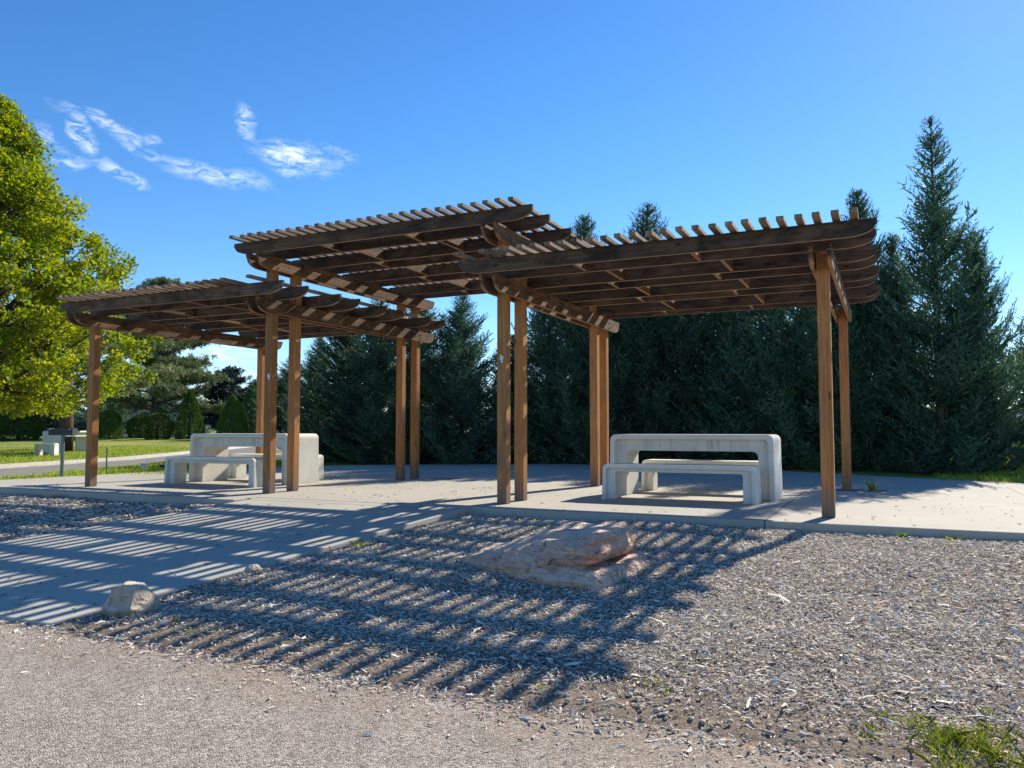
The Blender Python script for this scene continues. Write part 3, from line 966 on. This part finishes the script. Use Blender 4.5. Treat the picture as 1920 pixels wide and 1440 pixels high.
tag(bm_obj('sandstone_rock', bm, M['sandstone'], loc=W(ra, rb, gz), rz=-TH), 'long flat layered reddish sandstone rock lying on the wood chips', 'rock')

ringz = [(-.06, 1.0), (.03, 1.05), (.10, .98), (.16, .78), (.205, .46)]
base = [(-.20, -.02), (-.16, -.15), (-.02, -.19), (.12, -.14), (.21, -.02), (.17, .13), (.02, .18), (-.14, .14)]
bm = bmesh.new()
for p in ((-.16, -.10, -.08), (.14, -.12, -.08), (.18, .06, -.08), (-.10, .15, -.08), (-.165, -.09, .05), (-.06, -.145, .02), (.12, -.13, .035), (.185, .02, .03), (.16, .11, .05), (-.02, .16, .07),
          (-.14, .08, .10), (-.12, -.06, .115), (-.02, -.06, .150), (.07, -.04, .145), (.11, .03, .115), (.03, .09, .140), (-.08, .05, .148)):
    bm.verts.new(p)
bmesh.ops.convex_hull(bm, input=bm.verts)
bmesh.ops.scale(bm, vec=(.76, .9, 1.12), verts=bm.verts)
crag(bm, .016, 9, .003, .009, 9)
tag(bm_obj('boulder', bm, M['boulder'], loc=W(-4.06, 3.30, -.215), rz=-TH + .2), 'small angular tan boulder at the foot of the walkway', 'rock')
bm = lofted([[(x * s * .3, y * s * .3, z * .3) for x, y in base] for z, s in ringz]); crag(bm, .02, 4, .002, .004, 14)
tag(bm_obj('stone', bm, M['boulder'], loc=W(-4.12, 4.35, -.165), rz=.4), 'fist sized pale stone against the walkway edge behind the boulder', 'rock')


# ------------------------------------------------------------------ foliage makers
def leaf_quads(C, D, N, L, Wd):
    """rhombus leaves: centre C, direction D, normal-ish N"""
    D = D / np.linalg.norm(D, axis=1, keepdims=True)
    S = np.cross(D, N); S /= (np.linalg.norm(S, axis=1, keepdims=True) + 1e-9)
    L = np.asarray(L).reshape(-1, 1); Wd = np.asarray(Wd).reshape(-1, 1)
    P = np.stack([C - D * L / 2, C + S * Wd / 2 - D * L * .08, C + D * L / 2, C - S * Wd / 2 - D * L * .08], 1)
    V = P.reshape(-1, 3); F = np.arange(len(V)).reshape(-1, 4)
    return V, F


def trunk_mesh(name, segs):
    bm = bmesh.new()
    for p0, p1, r0, r1 in segs: tube(bm, p0, p1, r0, r1, 7)
    me = bpy.data.meshes.new(name); bmesh.ops.recalc_face_normals(bm, faces=bm.faces); bm.to_mesh(me); bm.free()
    for p in me.polygons: p.use_smooth = True
    return me


def cypress_mesh(H, R, seedv, nbr=330, dens=1.0, leaders=1, low=-.01):
    """feathery upright conifer, several upswept branches each carrying flat sprays"""
    r = np.random.default_rng(seedv)
    Cs, Ds, Ns, Ls = [], [], [], []
    segs = [((0, 0, -.1), (0, 0, H * .5), .10, .06), ((0, 0, H * .5), (0, 0, H * .97), .06, .012)]
    lead = [(0, 0, H)]
    for _ in range(leaders - 1):
        q = r.uniform(0, 6.28); lead.append((math.cos(q) * R * .5, math.sin(q) * R * .5, H * r.uniform(.72, .88)))
    zs = np.sort(1 - (r.uniform(0, 1, nbr) ** .62)) if False else r.uniform(0, 1, nbr) ** 1.02
    for i in range(nbr):
        lx, ly, lh = lead[i % len(lead)] if r.uniform() < .45 else lead[0]
        z = low * H + zs[i] * (lh * .985 - low * H)
        f = 1 - z / lh
        prof = (f ** .86) * 1.06 * (1 - .10 * max(0, f - .85) / .15)
        rl_ = R * prof * r.uniform(.62, 1.30) + .05
        az = r.uniform(0, 2 * np.pi)
        up = r.uniform(.30, .95) * (1 - .8 * f ** 3) + .5 * (1 - f)
        nst = max(4, int(rl_ * 13 * dens))
        t = np.linspace(.12, 1, nst)
        base = np.array([lx * min(1, z / (.55 * lh)), ly * min(1, z / (.55 * lh)), z])
        dirv = np.array([math.cos(az), math.sin(az), 0])
        pts = base + dirv * (t * rl_)[:, None]
        pts[:, 2] += rl_ * (up * t * .55 + .35 * t ** 2.2) - rl_ * .15
        if i % 3 == 0: segs.append((tuple(base), tuple(pts[-1]), .02, .005))
        bd = np.gradient(pts, axis=0); bd /= np.linalg.norm(bd, axis=1, keepdims=True)
        for j in range(nst):
            for sgn in (-1, 1):
                sl = (.34 * (1 - .55 * t[j]) + .08) * r.uniform(.6, 1.25) * min(1, .42 + f * 2.6)
                side = np.cross(bd[j], np.array([0, 0, 1.0])); side /= np.linalg.norm(side) + 1e-9
                tilt = r.normal(0, .5)
                sd = bd[j] * .75 + side * sgn * .8 + np.array([0, 0, .35 + tilt * .5]) + r.normal(0, .15, 3)
                sd /= np.linalg.norm(sd)
                nb2 = 5
                for q in range(nb2):
                    u = (q + r.uniform(.2, .8)) / nb2
                    c = pts[j] + sd * sl * u
                    d2 = sd + r.normal(0, .38, 3)
                    Cs.append(c); Ds.append(d2); Ns.append(r.normal(0, 1, 3)); Ls.append(sl * r.uniform(.38, .62))
    # leader tips
    for lx, ly, lh in lead:
        for q in range(26):
            z = lh - r.uniform(0, .5); Cs.append(np.array([lx, ly, z]) + r.normal(0, .02, 3)); Ds.append(np.array([r.normal(0, .45), r.normal(0, .45), 1])); Ns.append(r.normal(0, 1, 3)); Ls.append(.14)
    Ls = np.array(Ls)
    V, F = leaf_quads(np.array(Cs), np.array(Ds), np.array(Ns), Ls, np.clip(Ls * .20, .014, .038))
    return npmesh('crown', V, F), trunk_mesh('trunk', segs)


def broad_mesh(H, zlow, Rm, seedv, nclus=520, per=120, leaf=.095, tr=.16, shape=None):
    r = np.random.default_rng(seedv); Cs = []; segs = []
    fork = zlow + .5
    segs.append(((0, 0, -.1), (.05, 0, fork), tr, tr * .8)); segs.append(((.05, 0, fork), (0, .05, H * .62), tr * .75, tr * .35)); segs.append(((0, .05, H * .62), (0, 0, H * .93), tr * .35, .02))
    cc = []
    for i in range(nclus):
        f = r.uniform(0, 1) ** .9
        z = zlow + f * (H - zlow)
        rad = shape(f) * Rm
        q = r.uniform(0, 2 * np.pi); rr = rad * (r.uniform(.18, 1.0) ** .5) * (1 + .14 * math.sin(3 * q + z * 2.3) + .10 * math.sin(5 * q - z * 3.7))
        cc.append((math.cos(q) * rr, math.sin(q) * rr, z))
    cc = np.array(cc)
    for i in range(0, nclus, 4):
        x, y, z = cc[i]; d = math.hypot(x, y); z0 = max(fork, z - d * .9)
        mid = (x * .5, y * .5, z0 + (z - z0) * .4)
        segs.append(((0, 0, z0), mid, tr * .28, tr * .17)); segs.append((mid, (x, y, z), tr * .17, .008))
    C = np.repeat(cc, per, 0); n = len(C)
    d = r.normal(0, 1, (n, 3)); d /= np.linalg.norm(d, axis=1, keepdims=True)
    C = C + d * (r.uniform(0, 1, (n, 1)) ** .5) * np.repeat(r.uniform(.22, .50, nclus), per)[:, None] * np.array([1, 1, .85])
    D = r.normal(0, 1, (n, 3)) * np.array([1, 1, .6]) + np.array([0, 0, -.5]); N = r.normal(0, .7, (n, 3)) + np.array([0, 0, .8])
    L = r.uniform(.65, 1.2, n) * leaf
    V, F = leaf_quads(C, D, N, L, L * .72)
    return npmesh('crown', V, F), trunk_mesh('trunk', segs)


def pine_mesh(H, R, seedv, ntuft=620, per=34, nl=.20, zlow=.22, tr=.17, lean=.0, wid=.02):
    r = np.random.default_rng(seedv); cc = []; segs = [((0, 0, -.1), (lean * .5, 0, H * .45), tr, tr * .7), ((lean * .5, 0, H * .45), (lean, 0, H * .95), tr * .7, .03)]
    nb = 46
    for i in range(nb):
        f = i / nb; z = H * (zlow + (1 - zlow) * f * .97); az = i * 2.4 + r.uniform(-.4, .4)
        L = R * (1 - f ** 1.7) * r.uniform(.65, 1.1) + .25
        ln = lean * z / H
        tip = (ln + math.cos(az) * L, math.sin(az) * L, z + L * r.uniform(-.05, .3))
        segs.append(((ln, 0, z - .1), tip, .05, .01))
        k = int(ntuft / nb * (L / R + .3))
        for j in range(k):
            t = r.uniform(.3, 1.05)
            cc.append([ln + math.cos(az) * L * t + r.normal(0, .16 + .12 * t), math.sin(az) * L * t + r.normal(0, .16 + .12 * t), z + (tip[2] - z) * t + abs(r.normal(0, .12))])
    cc = np.array(cc); n0 = len(cc)
    C = np.repeat(cc, per, 0); n = len(C); D = r.normal(0, 1, (n, 3)) + np.array([0, 0, .55]); D /= np.linalg.norm(D, axis=1, keepdims=True)
    C = C + D * nl * .55
    V, F = leaf_quads(C, D, r.normal(0, 1, (n, 3)), np.full(n, nl) * r.uniform(.7, 1.2, n), np.full(n, wid))
    return npmesh('crown', V, F), trunk_mesh('trunk', segs)


def shrub_mesh(w, h, seedv, cone=False, n=11000, leaf=.10):
    r = np.random.default_rng(seedv)
    z = r.uniform(0, 1, n); q = r.uniform(0, 2 * np.pi, n)
    if cone: rad = (1 - z) ** .62 * (1 - .25 * (1 - z) ** 6)
    else: rad = np.sqrt(np.clip(1 - (z * 1.72 - .72) ** 2, 0, 1))
    rr = w / 2 * rad * (1 - .22 * r.uniform(0, 1, n) ** 2) * (1 + .05 * np.sin(q * 4 + z * 9) + .04 * np.sin(q * 9 - z * 14))
    C = np.stack([np.cos(q) * rr, np.sin(q) * rr, z * h], 1)
    D = np.stack([np.cos(q), np.sin(q), np.full(n, 1.3)], 1) + r.normal(0, .45, (n, 3))
    V, F = leaf_quads(C, D, r.normal(0, 1, (n, 3)), r.uniform(.6, 1.3, n) * leaf, r.uniform(.3, .5, n) * leaf)
    return npmesh('foliage', V, F), trunk_mesh('stem', [((0, 0, -.1), (0, 0, h * .6), .06, .03)])


def plant(name, meshes, mats, x, y, z, label, cat, group=None, rz=0.0, s=(1, 1, 1), parts=('crown', 'trunk')):
    root = empty(name, (x, y, z), rz, label, cat, group); root.scale = s
    for me, mt, pn in zip(meshes, mats, parts):
        o = bpy.data.objects.new(pn, me)
        if not me.materials: me.materials.append(mt)
        o.parent = root; COL.objects.link(o)
    return root


def px(p, Y): return (p - 960) / 1477.4 * Y


def gz_at(x, y): return float(lawn_z(np.array(x), np.array(y)))


# the row of tall cypresses behind the patio
CYP = [cypress_mesh(6.0, 1.75, 11, 380), cypress_mesh(6.0, 1.8, 12, 380, leaders=2), cypress_mesh(6.0, 1.65, 13, 380), cypress_mesh(6.0, 1.8, 14, 380, leaders=3)]
TALL = cypress_mesh(7.5, 1.25, 17, nbr=340, leaders=3)
HT = lambda ytop, Y: EYE + (807 - ytop) / 1477.4 * Y
ROW = [  # px, distance, top y in photo, variant, width factor, label
    (598, 24.0, 632, 2, .85, 'low dark cypress at the left end of the row behind the patio'),
    (652, 22.6, 560, 0, 1.0, 'dark cypress behind the gap left of the rear double posts of the middle pergola'),
    (712, 21.6, 548, 3, 1.0, 'dark cypress directly left of the rear double posts of the middle pergola'),
    (785, 21.2, 552, 1, 1.0, 'dark cypress rising directly behind the rear double posts of the middle pergola'),
    (866, 20.8, 548, 0, .95, 'dark cypress with a pointed top left of the sky gap in the row'),
    (962, 21.6, 628, 2, 1.0, 'shorter dark cypress behind the front double posts right of the sky gap'),
    (1030, 21.3, 520, 3, 1.0, 'dark cypress between the front and rear double posts of the right pergola'),
    (1098, 21.0, 402, 2, .95, 'dark cypress whose thin tip shows above where the middle and right roofs meet'),
    (1160, 20.8, 470, 1, .95, 'dark cypress behind the left end of the right picnic table'),
    (1218, 20.5, 378, 0, 1.0, 'dark cypress whose bushy tip shows above the left part of the right roof'),
    (1295, 20.2, 455, 3, 1.0, 'dark cypress behind the middle of the right picnic table'),
    (1372, 19.7, 462, 2, 1.0, 'dark cypress behind the right half of the right picnic table'),
    (1448, 19.1, 440, 1, 1.0, 'dark cypress behind the right end of the right picnic table'),
    (1530, 18.5, 425, 0, 1.0, 'dark cypress just left of the single right posts'),
    (1618, 17.8, 352, 2, .80, 'dark cypress whose tip peeks above the right end of the right roof'),
    (1682, 17.4, 440, 2, .72, 'feathery cypress between the right roof end and the tallest cypress'),
]
GC = 'row of dark cypresses behind the patio'
for i, (p, Y, yt, var, wf, lab) in enumerate(ROW):
    h = HT(yt, Y) + .05; s = h / 6.0
    x = px(p, Y)
    plant('cypress', CYP[var], (M['cypress'], M['bark']), x, Y, gz_at(x, Y), lab, 'cypress tree', GC, rz=i * 1.37, s=(wf * (.55 + .45 * s), wf * (.55 + .45 * s), s))
x = px(1762, 16.3)
plant('cypress', TALL, (M['cypress'], M['bark']), x, 16.3, gz_at(x, 16.3), 'tallest feathery cypress towering at the right end of the row', 'cypress tree', GC, rz=.6, s=(1.0, 1.0, (HT(206, 16.3)) / 7.5))
x = px(1838, 16.8)
plant('cypress', CYP[1], (M['cypress'], M['bark']), x, 16.8, gz_at(x, 16.8), 'cypress on the right shoulder of the tallest cypress beside the lawn', 'cypress tree', GC, rz=2.2, s=(.60, .60, HT(425, 16.8) / 6))
x = px(1992, 18.5)
plant('cypress', CYP[0], (M['cypress'], M['bark']), x, 18.5, gz_at(x, 18.5), 'rightmost cypress cut off by the right edge of the picture', 'cypress tree', GC, rz=4.2, s=(.85, .85, HT(478, 18.5) / 6))

# yellow-green broadleaf tree, left
bs = broad_mesh(9.35, 1.40, 3.5, 31, nclus=1100, per=135, leaf=.102, tr=.2,
                shape=lambda f: .70 + 2.5 * f if f < .12 else (1.0 - .06 * (f - .12) / .3 if f < .42 else max(.08, .94 - 1.45 * (f - .42) ** .95)))
plant('broadleaf_tree', bs, (M['maple'], M['bark']), px(-38, 20), 20.0, gz_at(-13, 20), 'large yellow-green broadleaf tree filling the left edge', 'tree', s=(1, 1, 1))

# pines behind it
pA = pine_mesh(6.9, 2.9, 41, ntuft=3600, per=34, lean=.2, zlow=.17, tr=.12, wid=.03); pB = pine_mesh(6.3, 4.2, 42, ntuft=2200, per=30, zlow=.26, tr=.26, wid=.03)
plant('pine_tree', pA, (M['pine'], M['bark']), px(286, 51), 51, gz_at(-23, 51), 'grey-green long-needled pine right of the broadleaf tree', 'pine tree', 'pines on the lawn', s=(1.5, 1.5, 1.5))
plant('pine_tree', pB, (M['pine'], M['bark']), px(127, 30), 30, gz_at(-17, 30), 'dark spreading pine with a thick trunk behind the park grill', 'pine tree', 'pines on the lawn', rz=2.0)
pC = pine_mesh(4.85, 2.2, 43, ntuft=2200, per=34, nl=.22, zlow=.04, wid=.04)
plant('spruce_tree', pC, (M['spruce'], M['bark']), px(428, 56), 56, gz_at(-20, 56), 'bluish black conifer above the clipped cone shrubs', 'conifer')
for p, Y, yt, rw, var, lab in ((478, 62, 712, 1.3, 0, 'mid-green conifer behind the cone shrubs beside the left posts'), (30, 62, 700, 1.9, 2, 'dark conifer far behind the broadleaf tree at the left edge'),
                               (110, 66, 690, 1.9, 3, 'dark conifer far behind the thick pine trunk'), (205, 64, 688, 1.9, 0, 'dark conifer far behind the round ball shrub'), (300, 68, 702, 1.9, 1, 'dark conifer far behind the largest round shrub'),
                               (545, 48, 668, 1.3, 3, 'dark conifer seen between the left double posts'), (360, 74, 740, 1.5, 2, 'dark low conifer far behind the narrow cone shrub')):
    h = HT(yt, Y) - .4; x = px(p, Y)
    plant('conifer', CYP[var], (M['cypress'], M['bark']), x, Y, gz_at(x, Y), lab, 'conifer', 'far conifers beyond the lawn', rz=p * .1, s=(rw, rw, h / 6))
tp = broad_mesh(7.2, 2.6, 2.1, 51, nclus=46, per=60, leaf=.12, tr=.09, shape=lambda f: math.sin(math.pi * min(.95, .15 + f * .8)))
plant('sparse_tree', tp, (M['pale'], M['bark']), px(384, 72), 72, gz_at(-28, 72), 'thin pale half-bare tree far behind the shrubs', 'tree')
tg = broad_mesh(4.8, .6, 2.4, 52, nclus=120, per=90, leaf=.16, tr=.1, shape=lambda f: math.sin(math.pi * (.12 + f * .8)))
plant('bushy_tree', tg, (M['shrub'], M['bark']), px(498, 66), 66, gz_at(-20, 66), 'light green bushy tree behind the left double posts', 'tree')
tr_ = broad_mesh(5.2, .5, 2.6, 53, nclus=200, per=90, leaf=.14, tr=.1, shape=lambda f: math.sin(math.pi * (.12 + f * .8)))
for p, Y, lab in ((1935, 34, 'sunlit green tree beyond the right lawn'), (820, 40, 'green tree glimpsed through the cypress row left of the sky gap'), (1150, 44, 'green tree glimpsed through the middle of the cypress row'), (1500, 42, 'green tree glimpsed low through the right of the cypress row')):
    x = px(p, Y); plant('bushy_tree', tr_, (M['shrub'], M['bark']), x, Y, gz_at(x, Y), lab, 'tree', 'green trees behind the cypress row', rz=p * .3, s=(1, 1, .8))

# clipped shrubs beyond the lawn
SB = shrub_mesh(1, 1, 61, leaf=.05); SCN = shrub_mesh(1, 1, 62, True, leaf=.045)
for p, Y, wpx, yt, yb, mesh, lab, nm in (
        (36, 44, 84, 768, 828, SB, 'broad rounded clipped shrub at the left edge of the lawn', 'round_shrub'),
        (207, 46, 44, 768, 823, SB, 'small upright ball shrub just right of the left pergola post', 'round_shrub'),
        (266, 49, 50, 776, 822, SB, 'rounded clipped shrub partly hidden by its broader right neighbour', 'round_shrub'),
        (296, 46, 56, 774, 823, SB, 'broad rounded clipped shrub in the middle of the shrub line', 'round_shrub'),
        (356, 47, 62, 732, 817, SCN, 'tall cone shrub left of the left picnic table', 'cone_shrub'),
        (437, 46, 70, 741, 814, SCN, 'wide dark cone shrub above the left picnic table', 'cone_shrub'),
        (472, 50, 66, 722, 814, SCN, 'cone shrub half hidden behind the wide dark cone', 'cone_shrub')):
    x = px(p, Y); g = gz_at(x, Y); w = wpx / 1477.4 * Y; h = HT(yt, Y) - g
    plant(nm, mesh, (M['shrub'], M['bark']), x, Y, g - .02, lab, 'shrub', 'clipped shrubs beyond the lawn', rz=p * .2, s=(w, w, h), parts=('foliage', 'stem'))


# ------------------------------------------------------------------ grass and weeds
def blades(n, pts_fn, hmin, hmax, wd, seedv, lean=.35):
    r = np.random.default_rng(seedv)
    x, y, z = pts_fn(r, n); n = len(x)
    h = r.uniform(hmin, hmax, n); q = r.uniform(0, 2 * np.pi, n)
    s = np.stack([np.cos(q), np.sin(q), np.zeros(n)], 1) * wd / 2
    b = np.stack([x, y, z], 1); l = np.stack([r.normal(0, lean, n) * h, r.normal(0, lean, n) * h, h], 1)
    mid = b + l * np.array([.35, .35, .6])
    V = np.stack([b - s, b + s, mid + s * .8, b + l, mid - s * .8], 1).reshape(-1, 3)
    return V, np.arange(len(V)).reshape(-1, 5)


def area(x0, x1, y0, y1, cond=None):
    def f(r, n):
        x = r.uniform(x0, x1, n); y = r.uniform(y0, y1, n)
        if cond is not None:
            k = cond(x, y, r); x, y = x[k], y[k]
        return x, y, lawn_z(x, y) - .005
    return f


V1, F1 = blades(42000, area(-13, -5.5, 13.0, 24, lambda x, y, r: (x > -9.2 + .12 * np.sin(y * 3)) & (r.uniform(size=len(x)) < .9)), .04, .12, .012, 71)
tag(link('grass', npmesh('grass', V1, F1), M['grass']), 'rough green grass strip between the patio and the service road', 'grass', kind='stuff')
V1, F1 = blades(30000, area(-20, -12.3, 14, 34), .03, .08, .016, 72)
tag(link('grass', npmesh('grass', V1, F1), M['grass']), 'yellow-green lawn beyond the service road at left', 'grass', kind='stuff')
V1, F1 = blades(30000, area(6.5, 16, 13.5, 30, lambda x, y, r: x > (y * .50 + .5)), .04, .12, .014, 73)
tag(link('grass', npmesh('grass', V1, F1), M['grass']), 'bright sunlit grass at the right edge beyond the patio', 'grass', kind='stuff')


def tuft(name, label, a, b, z, n, R, h0, h1, wd, seedv, mat='weed', lean=.7, group=None):
    def f(r, n):
        q = r.uniform(0, 6.28, n); d = R * r.uniform(0, 1, n) ** .6
        return np.cos(q) * d, np.sin(q) * d, np.zeros(n) - .004
    V, F = blades(n, f, h0, h1, wd, seedv, lean)
    return tag(link(name, npmesh(name, V, F), M[mat], loc=W(a, b, z)), label, 'weed', group)


def tufts_stuff():
    r = np.random.default_rng(88); parts = []; off = 0
    spots = []
    for _ in range(27): spots.append((r.uniform(.06, .62), r.uniform(2.86, 3.28), .9))
    for _ in range(10): spots.append((r.uniform(-.15, .35), r.uniform(3.05, 3.5), .5))
    for (a, b) in ((-3.35, 3.10), (-3.2, 3.16), (-2.75, 3.14), (-2.65, 3.2), (-1.32, 3.07), (-.95, 3.28), (-.85, 3.25), (-.9, 3.32), (-3.6, 3.2), (-2.3, 3.25), (-4.0, 3.2), (-1.95, 3.3), (-3.9, 4.6), (-3.2, 4.2)):
        spots.append((a, b, .45))
    for i, (a, b, s) in enumerate(spots):
        z = max(-.237, float(mulch_z(np.array(a), np.array(b))))
        def f(rr, n, a=a, b=b, z=z, s=s):
            return a + rr.normal(0, .035 * s, n), b + rr.normal(0, .035 * s, n), np.full(n, z - .003)
        parts.append(blades(int(62 * s), f, .015 * s, .080 * s, .0036, 900 + i, .75))
    return merge(parts)


V1, F1 = tufts_stuff()
tag(link('grass', npmesh('grass', V1, F1), M['weed'], rz=-TH), 'bright green weedy grass patches creeping over the bed edge beside the path', 'grass', kind='stuff')
GW = 'weeds at the patio edges'
tuft('weed', 'leafy weed in the cutout behind the far right post', -.22, 12.3, 0, 60, .06, .05, .20, .008, 81, group=GW, lean=.35)
tuft('weed', 'tiny weed against the slab edge right of the front right post', .10, 7.72, -.09, 40, .03, .03, .07, .008, 82, group=GW)
tuft('weed', 'spreading yellowish weed against the slab edge near the right border', .47, 7.70, -.09, 60, .05, .02, .06, .010, 83, group=GW, lean=1.2)
tuft('weed', 'dry weed tuft on the mulch in front of the far left post', -10.4, 7.25, -.11, 90, .12, .03, .10, .006, 84, 'dead', group=GW)
tuft('weed', 'small green weed where the walkway meets the mulch behind the boulder', -4.10, 5.6, -.17, 80, .07, .03, .10, .008, 85, group=GW)

# dark soil squares cut out of the slab round two posts
for a0, a1, b0, b1 in ((-.75, -.02, 12.1, 12.5), (-7.35, -6.85, 12.0, 12.3)):
    bm = bmesh.new(); v = [bm.verts.new((x, y, .004)) for x, y in ((a0, b0), (a1, b0 + .02), (a1 - .02, b1), (a0 + .01, b1 - .01))]; bm.faces.new(v)
    tag(bm_obj('soil', bm, M['soil'], rz=-TH), kind='structure')

# ------------------------------------------------------------------ left background: road, curbs, grill, far table
def strip(name, pts, z, mat, label=None, th=.0):
    bm = bmesh.new(); v = [bm.verts.new((x, y, z + (0 if y < 24 else min((y - 24) * .017, .5)))) for x, y in pts]; bm.faces.new(v)
    if th:
        r = bmesh.ops.extrude_face_region(bm, geom=list(bm.faces))
        bmesh.ops.translate(bm, vec=(0, 0, th), verts=[g for g in r['geom'] if isinstance(g, bmesh.types.BMVert)])
    return bm_obj(name, bm, mat)


tag(strip('service_road', [(-9.4, 8), (-9.3, 14), (-9.15, 19), (-9.0, 24), (-11.4, 24), (-11.7, 19), (-11.9, 14), (-12.4, 8)], -.024, M['grey_road']), kind='structure')
tag(strip('service_road', [(-9.0, 24), (-8.8, 30), (-8.9, 45), (-11.0, 45), (-11.2, 30), (-11.4, 24)], -.022, M['grey_road']), kind='structure')
tag(strip('curb', [(-11.4, 24), (-11.7, 19), (-11.9, 14), (-12.4, 8), (-13.3, 8), (-12.7, 14), (-12.4, 19), (-12.0, 24)], -.03, M['curb'], th=.07), kind='structure')
tag(strip('curb', [(-11.2, 30), (-11.4, 24.01), (-12.0, 24.01), (-11.6, 30), (-11.4, 44), (-11.0, 44)], -.03, M['curb'], th=.07), kind='structure')

# parking kerbs beyond the shrubs
for i, (p0, p1, Y, lab) in enumerate(((150, 230, 50, 'pale concrete kerb bar behind the ball shrub'), (228, 262, 52, 'short pale kerb bar between the two round shrubs'), (318, 352, 50, 'pale kerb bar left of the narrow cone shrub'), (385, 425, 52, 'pale kerb bar between the two cone shrubs'))):
    x0, x1 = px(p0, Y), px(p1, Y); g = gz_at((x0 + x1) / 2, Y)
    bm = bmesh.new(); box(bm, x0 - (x0 + x1) / 2, x1 - (x0 + x1) / 2, -.2, .2, -.05, .17)
    tag(bevel(bm_obj('kerb_bar', bm, M['curb'], loc=((x0 + x1) / 2, Y, g)), .03), lab, 'kerb', 'kerb bars beyond the lawn')
bm = bmesh.new(); v = [bm.verts.new(p) for p in ((-60, 52.5, .46), (-8, 52.5, .46), (-8, 60, .50), (-60, 60, .50))]
for q in v: q.co.z = gz_at(-20, 52.5) + .03 if q.co.y < 55 else gz_at(-20, 60) + .03
bm.faces.new(v); tag(bm_obj('parking_road', bm, M['grey_road']), kind='structure')

# pedestal grill
gx, gy = px(120, 14.7), 14.7; g0 = gz_at(gx, gy)
gr = empty('park_grill', (gx, gy, g0), .25, 'black box park grill on a green steel pedestal beside the far left post', 'grill')
bm = bmesh.new(); tube(bm, (0, 0, -.05), (0, 0, .80), .032, .032, 10); bm_obj('pedestal', bm, M['galv'], gr)
bm = bmesh.new()
box(bm, -.20, .20, -.16, .16, .80, .815); box(bm, -.20, -.185, -.16, .16, .815, .93); box(bm, .185, .20, -.16, .16, .815, .93); box(bm, -.185, .185, -.16, -.148, .815, .90); box(bm, -.185, .185, .148, .16, .815, .93)
bm_obj('firebox', bm, M['iron'], gr)
bm = bmesh.new()
for i in range(13): box(bm, -.18 + i * .029, -.172 + i * .029, -.14, .20, .905, .913)
box(bm, -.182, .182, -.147, -.139, .905, .9135)
bm_obj('grate', bm, M['galv'], gr)
for s in (-.17, .17):
    bm = bmesh.new(); tube(bm, (s, -.15, .909), (s, -.29, .909), .006, .006, 6); tube(bm, (s - .02, -.29, .909), (s + .02, -.29, .909), .011, .011, 6); bm_obj('handle', bm, M['galv'], gr)
# slim steel stake and utility stub
sx = px(203, 16.4)
st = empty('steel_stake', (sx, 16.4, gz_at(sx, 16.4)), 0, 'slim dark steel stake standing in the grass right of the far left post', 'stake')
bm = bmesh.new(); tube(bm, (0, 0, -.05), (0, 0, .50), .016, .016, 8); bm_obj('rod', bm, M['galv'], st)
bm = bmesh.new(); tube(bm, (0, 0, .50), (0, 0, .53), .026, .020, 8); bm_obj('cap', bm, M['galv'], st)
sx = px(273, 17.4)
bx = empty('utility_stub', (sx, 17.4, gz_at(sx, 17.4)), .5, 'short white utility box standing in the grass left of the left bench', 'utility box')
bm = bmesh.new(); box(bm, -.07, .07, -.05, .05, -.02, .15); bevel(bm_obj('housing', bm, M['white'], bx), .01)
bm = bmesh.new(); box(bm, -.08, .08, -.06, .06, .151, .172); bevel(bm_obj('lid', bm, M['curb'], bx), .008)
sx = px(318, 17.8)
bx = empty('valve_box', (sx, 17.8, gz_at(sx, 17.8)), .3, 'low dark green box in the grass directly left of the left bench', 'valve box')
bm = bmesh.new(); box(bm, -.17, .17, -.12, .12, -.02, .11); bevel(bm_obj('housing', bm, M['iron'], bx), .012)
bm = bmesh.new(); box(bm, -.18, .18, -.13, .13, .111, .127); bevel(bm_obj('lid', bm, M['galv'], bx), .006)

# far concrete table with bench on the lawn
fx, fy = px(101, 28) + 1.03 * math.cos(1.54), 28 + 1.03 * math.sin(1.54)
shell_furniture('picnic_table', 'far concrete picnic table on the lawn below the spreading pine', 'picnic table', (fx, fy, gz_at(fx, fy) - .01), 1.54, 2.06, .76, .80, .062, .075, .10, .13, .15, 'concrete picnic tables', False)
fx, fy = px(90, 26.6), 26.6
shell_furniture('bench', 'far short concrete bench on the lawn left of the park grill', 'bench', (fx, fy, gz_at(fx, fy) - .01), .15, .62, .36, .42, .05, .055, .055, .10, .045, 'concrete benches', True)

# distant hills
bm = bmesh.new(); prev = None
for i in range(61):
    az = math.radians(-60 + 2 * i); R = 4200
    h = 120 + 45 * noise.noise(Vector((i * .23, 0, 4))) + 25 * noise.noise(Vector((i * .7, 3, 4)))
    lo = bm.verts.new((math.sin(az) * R, math.cos(az) * R, -20)); hi = bm.verts.new((math.sin(az) * (R + 500), math.cos(az) * (R + 500), h)); bk = bm.verts.new((math.sin(az) * (R + 1000), math.cos(az) * (R + 1000), -20))
    if prev:
        bm.faces.new((prev[0], lo, hi, prev[1])); bm.faces.new((prev[1], hi, bk, prev[2]))
    prev = (lo, hi, bk)
tag(bm_obj('hills', bm, M['hill'], smooth=True), kind='structure')
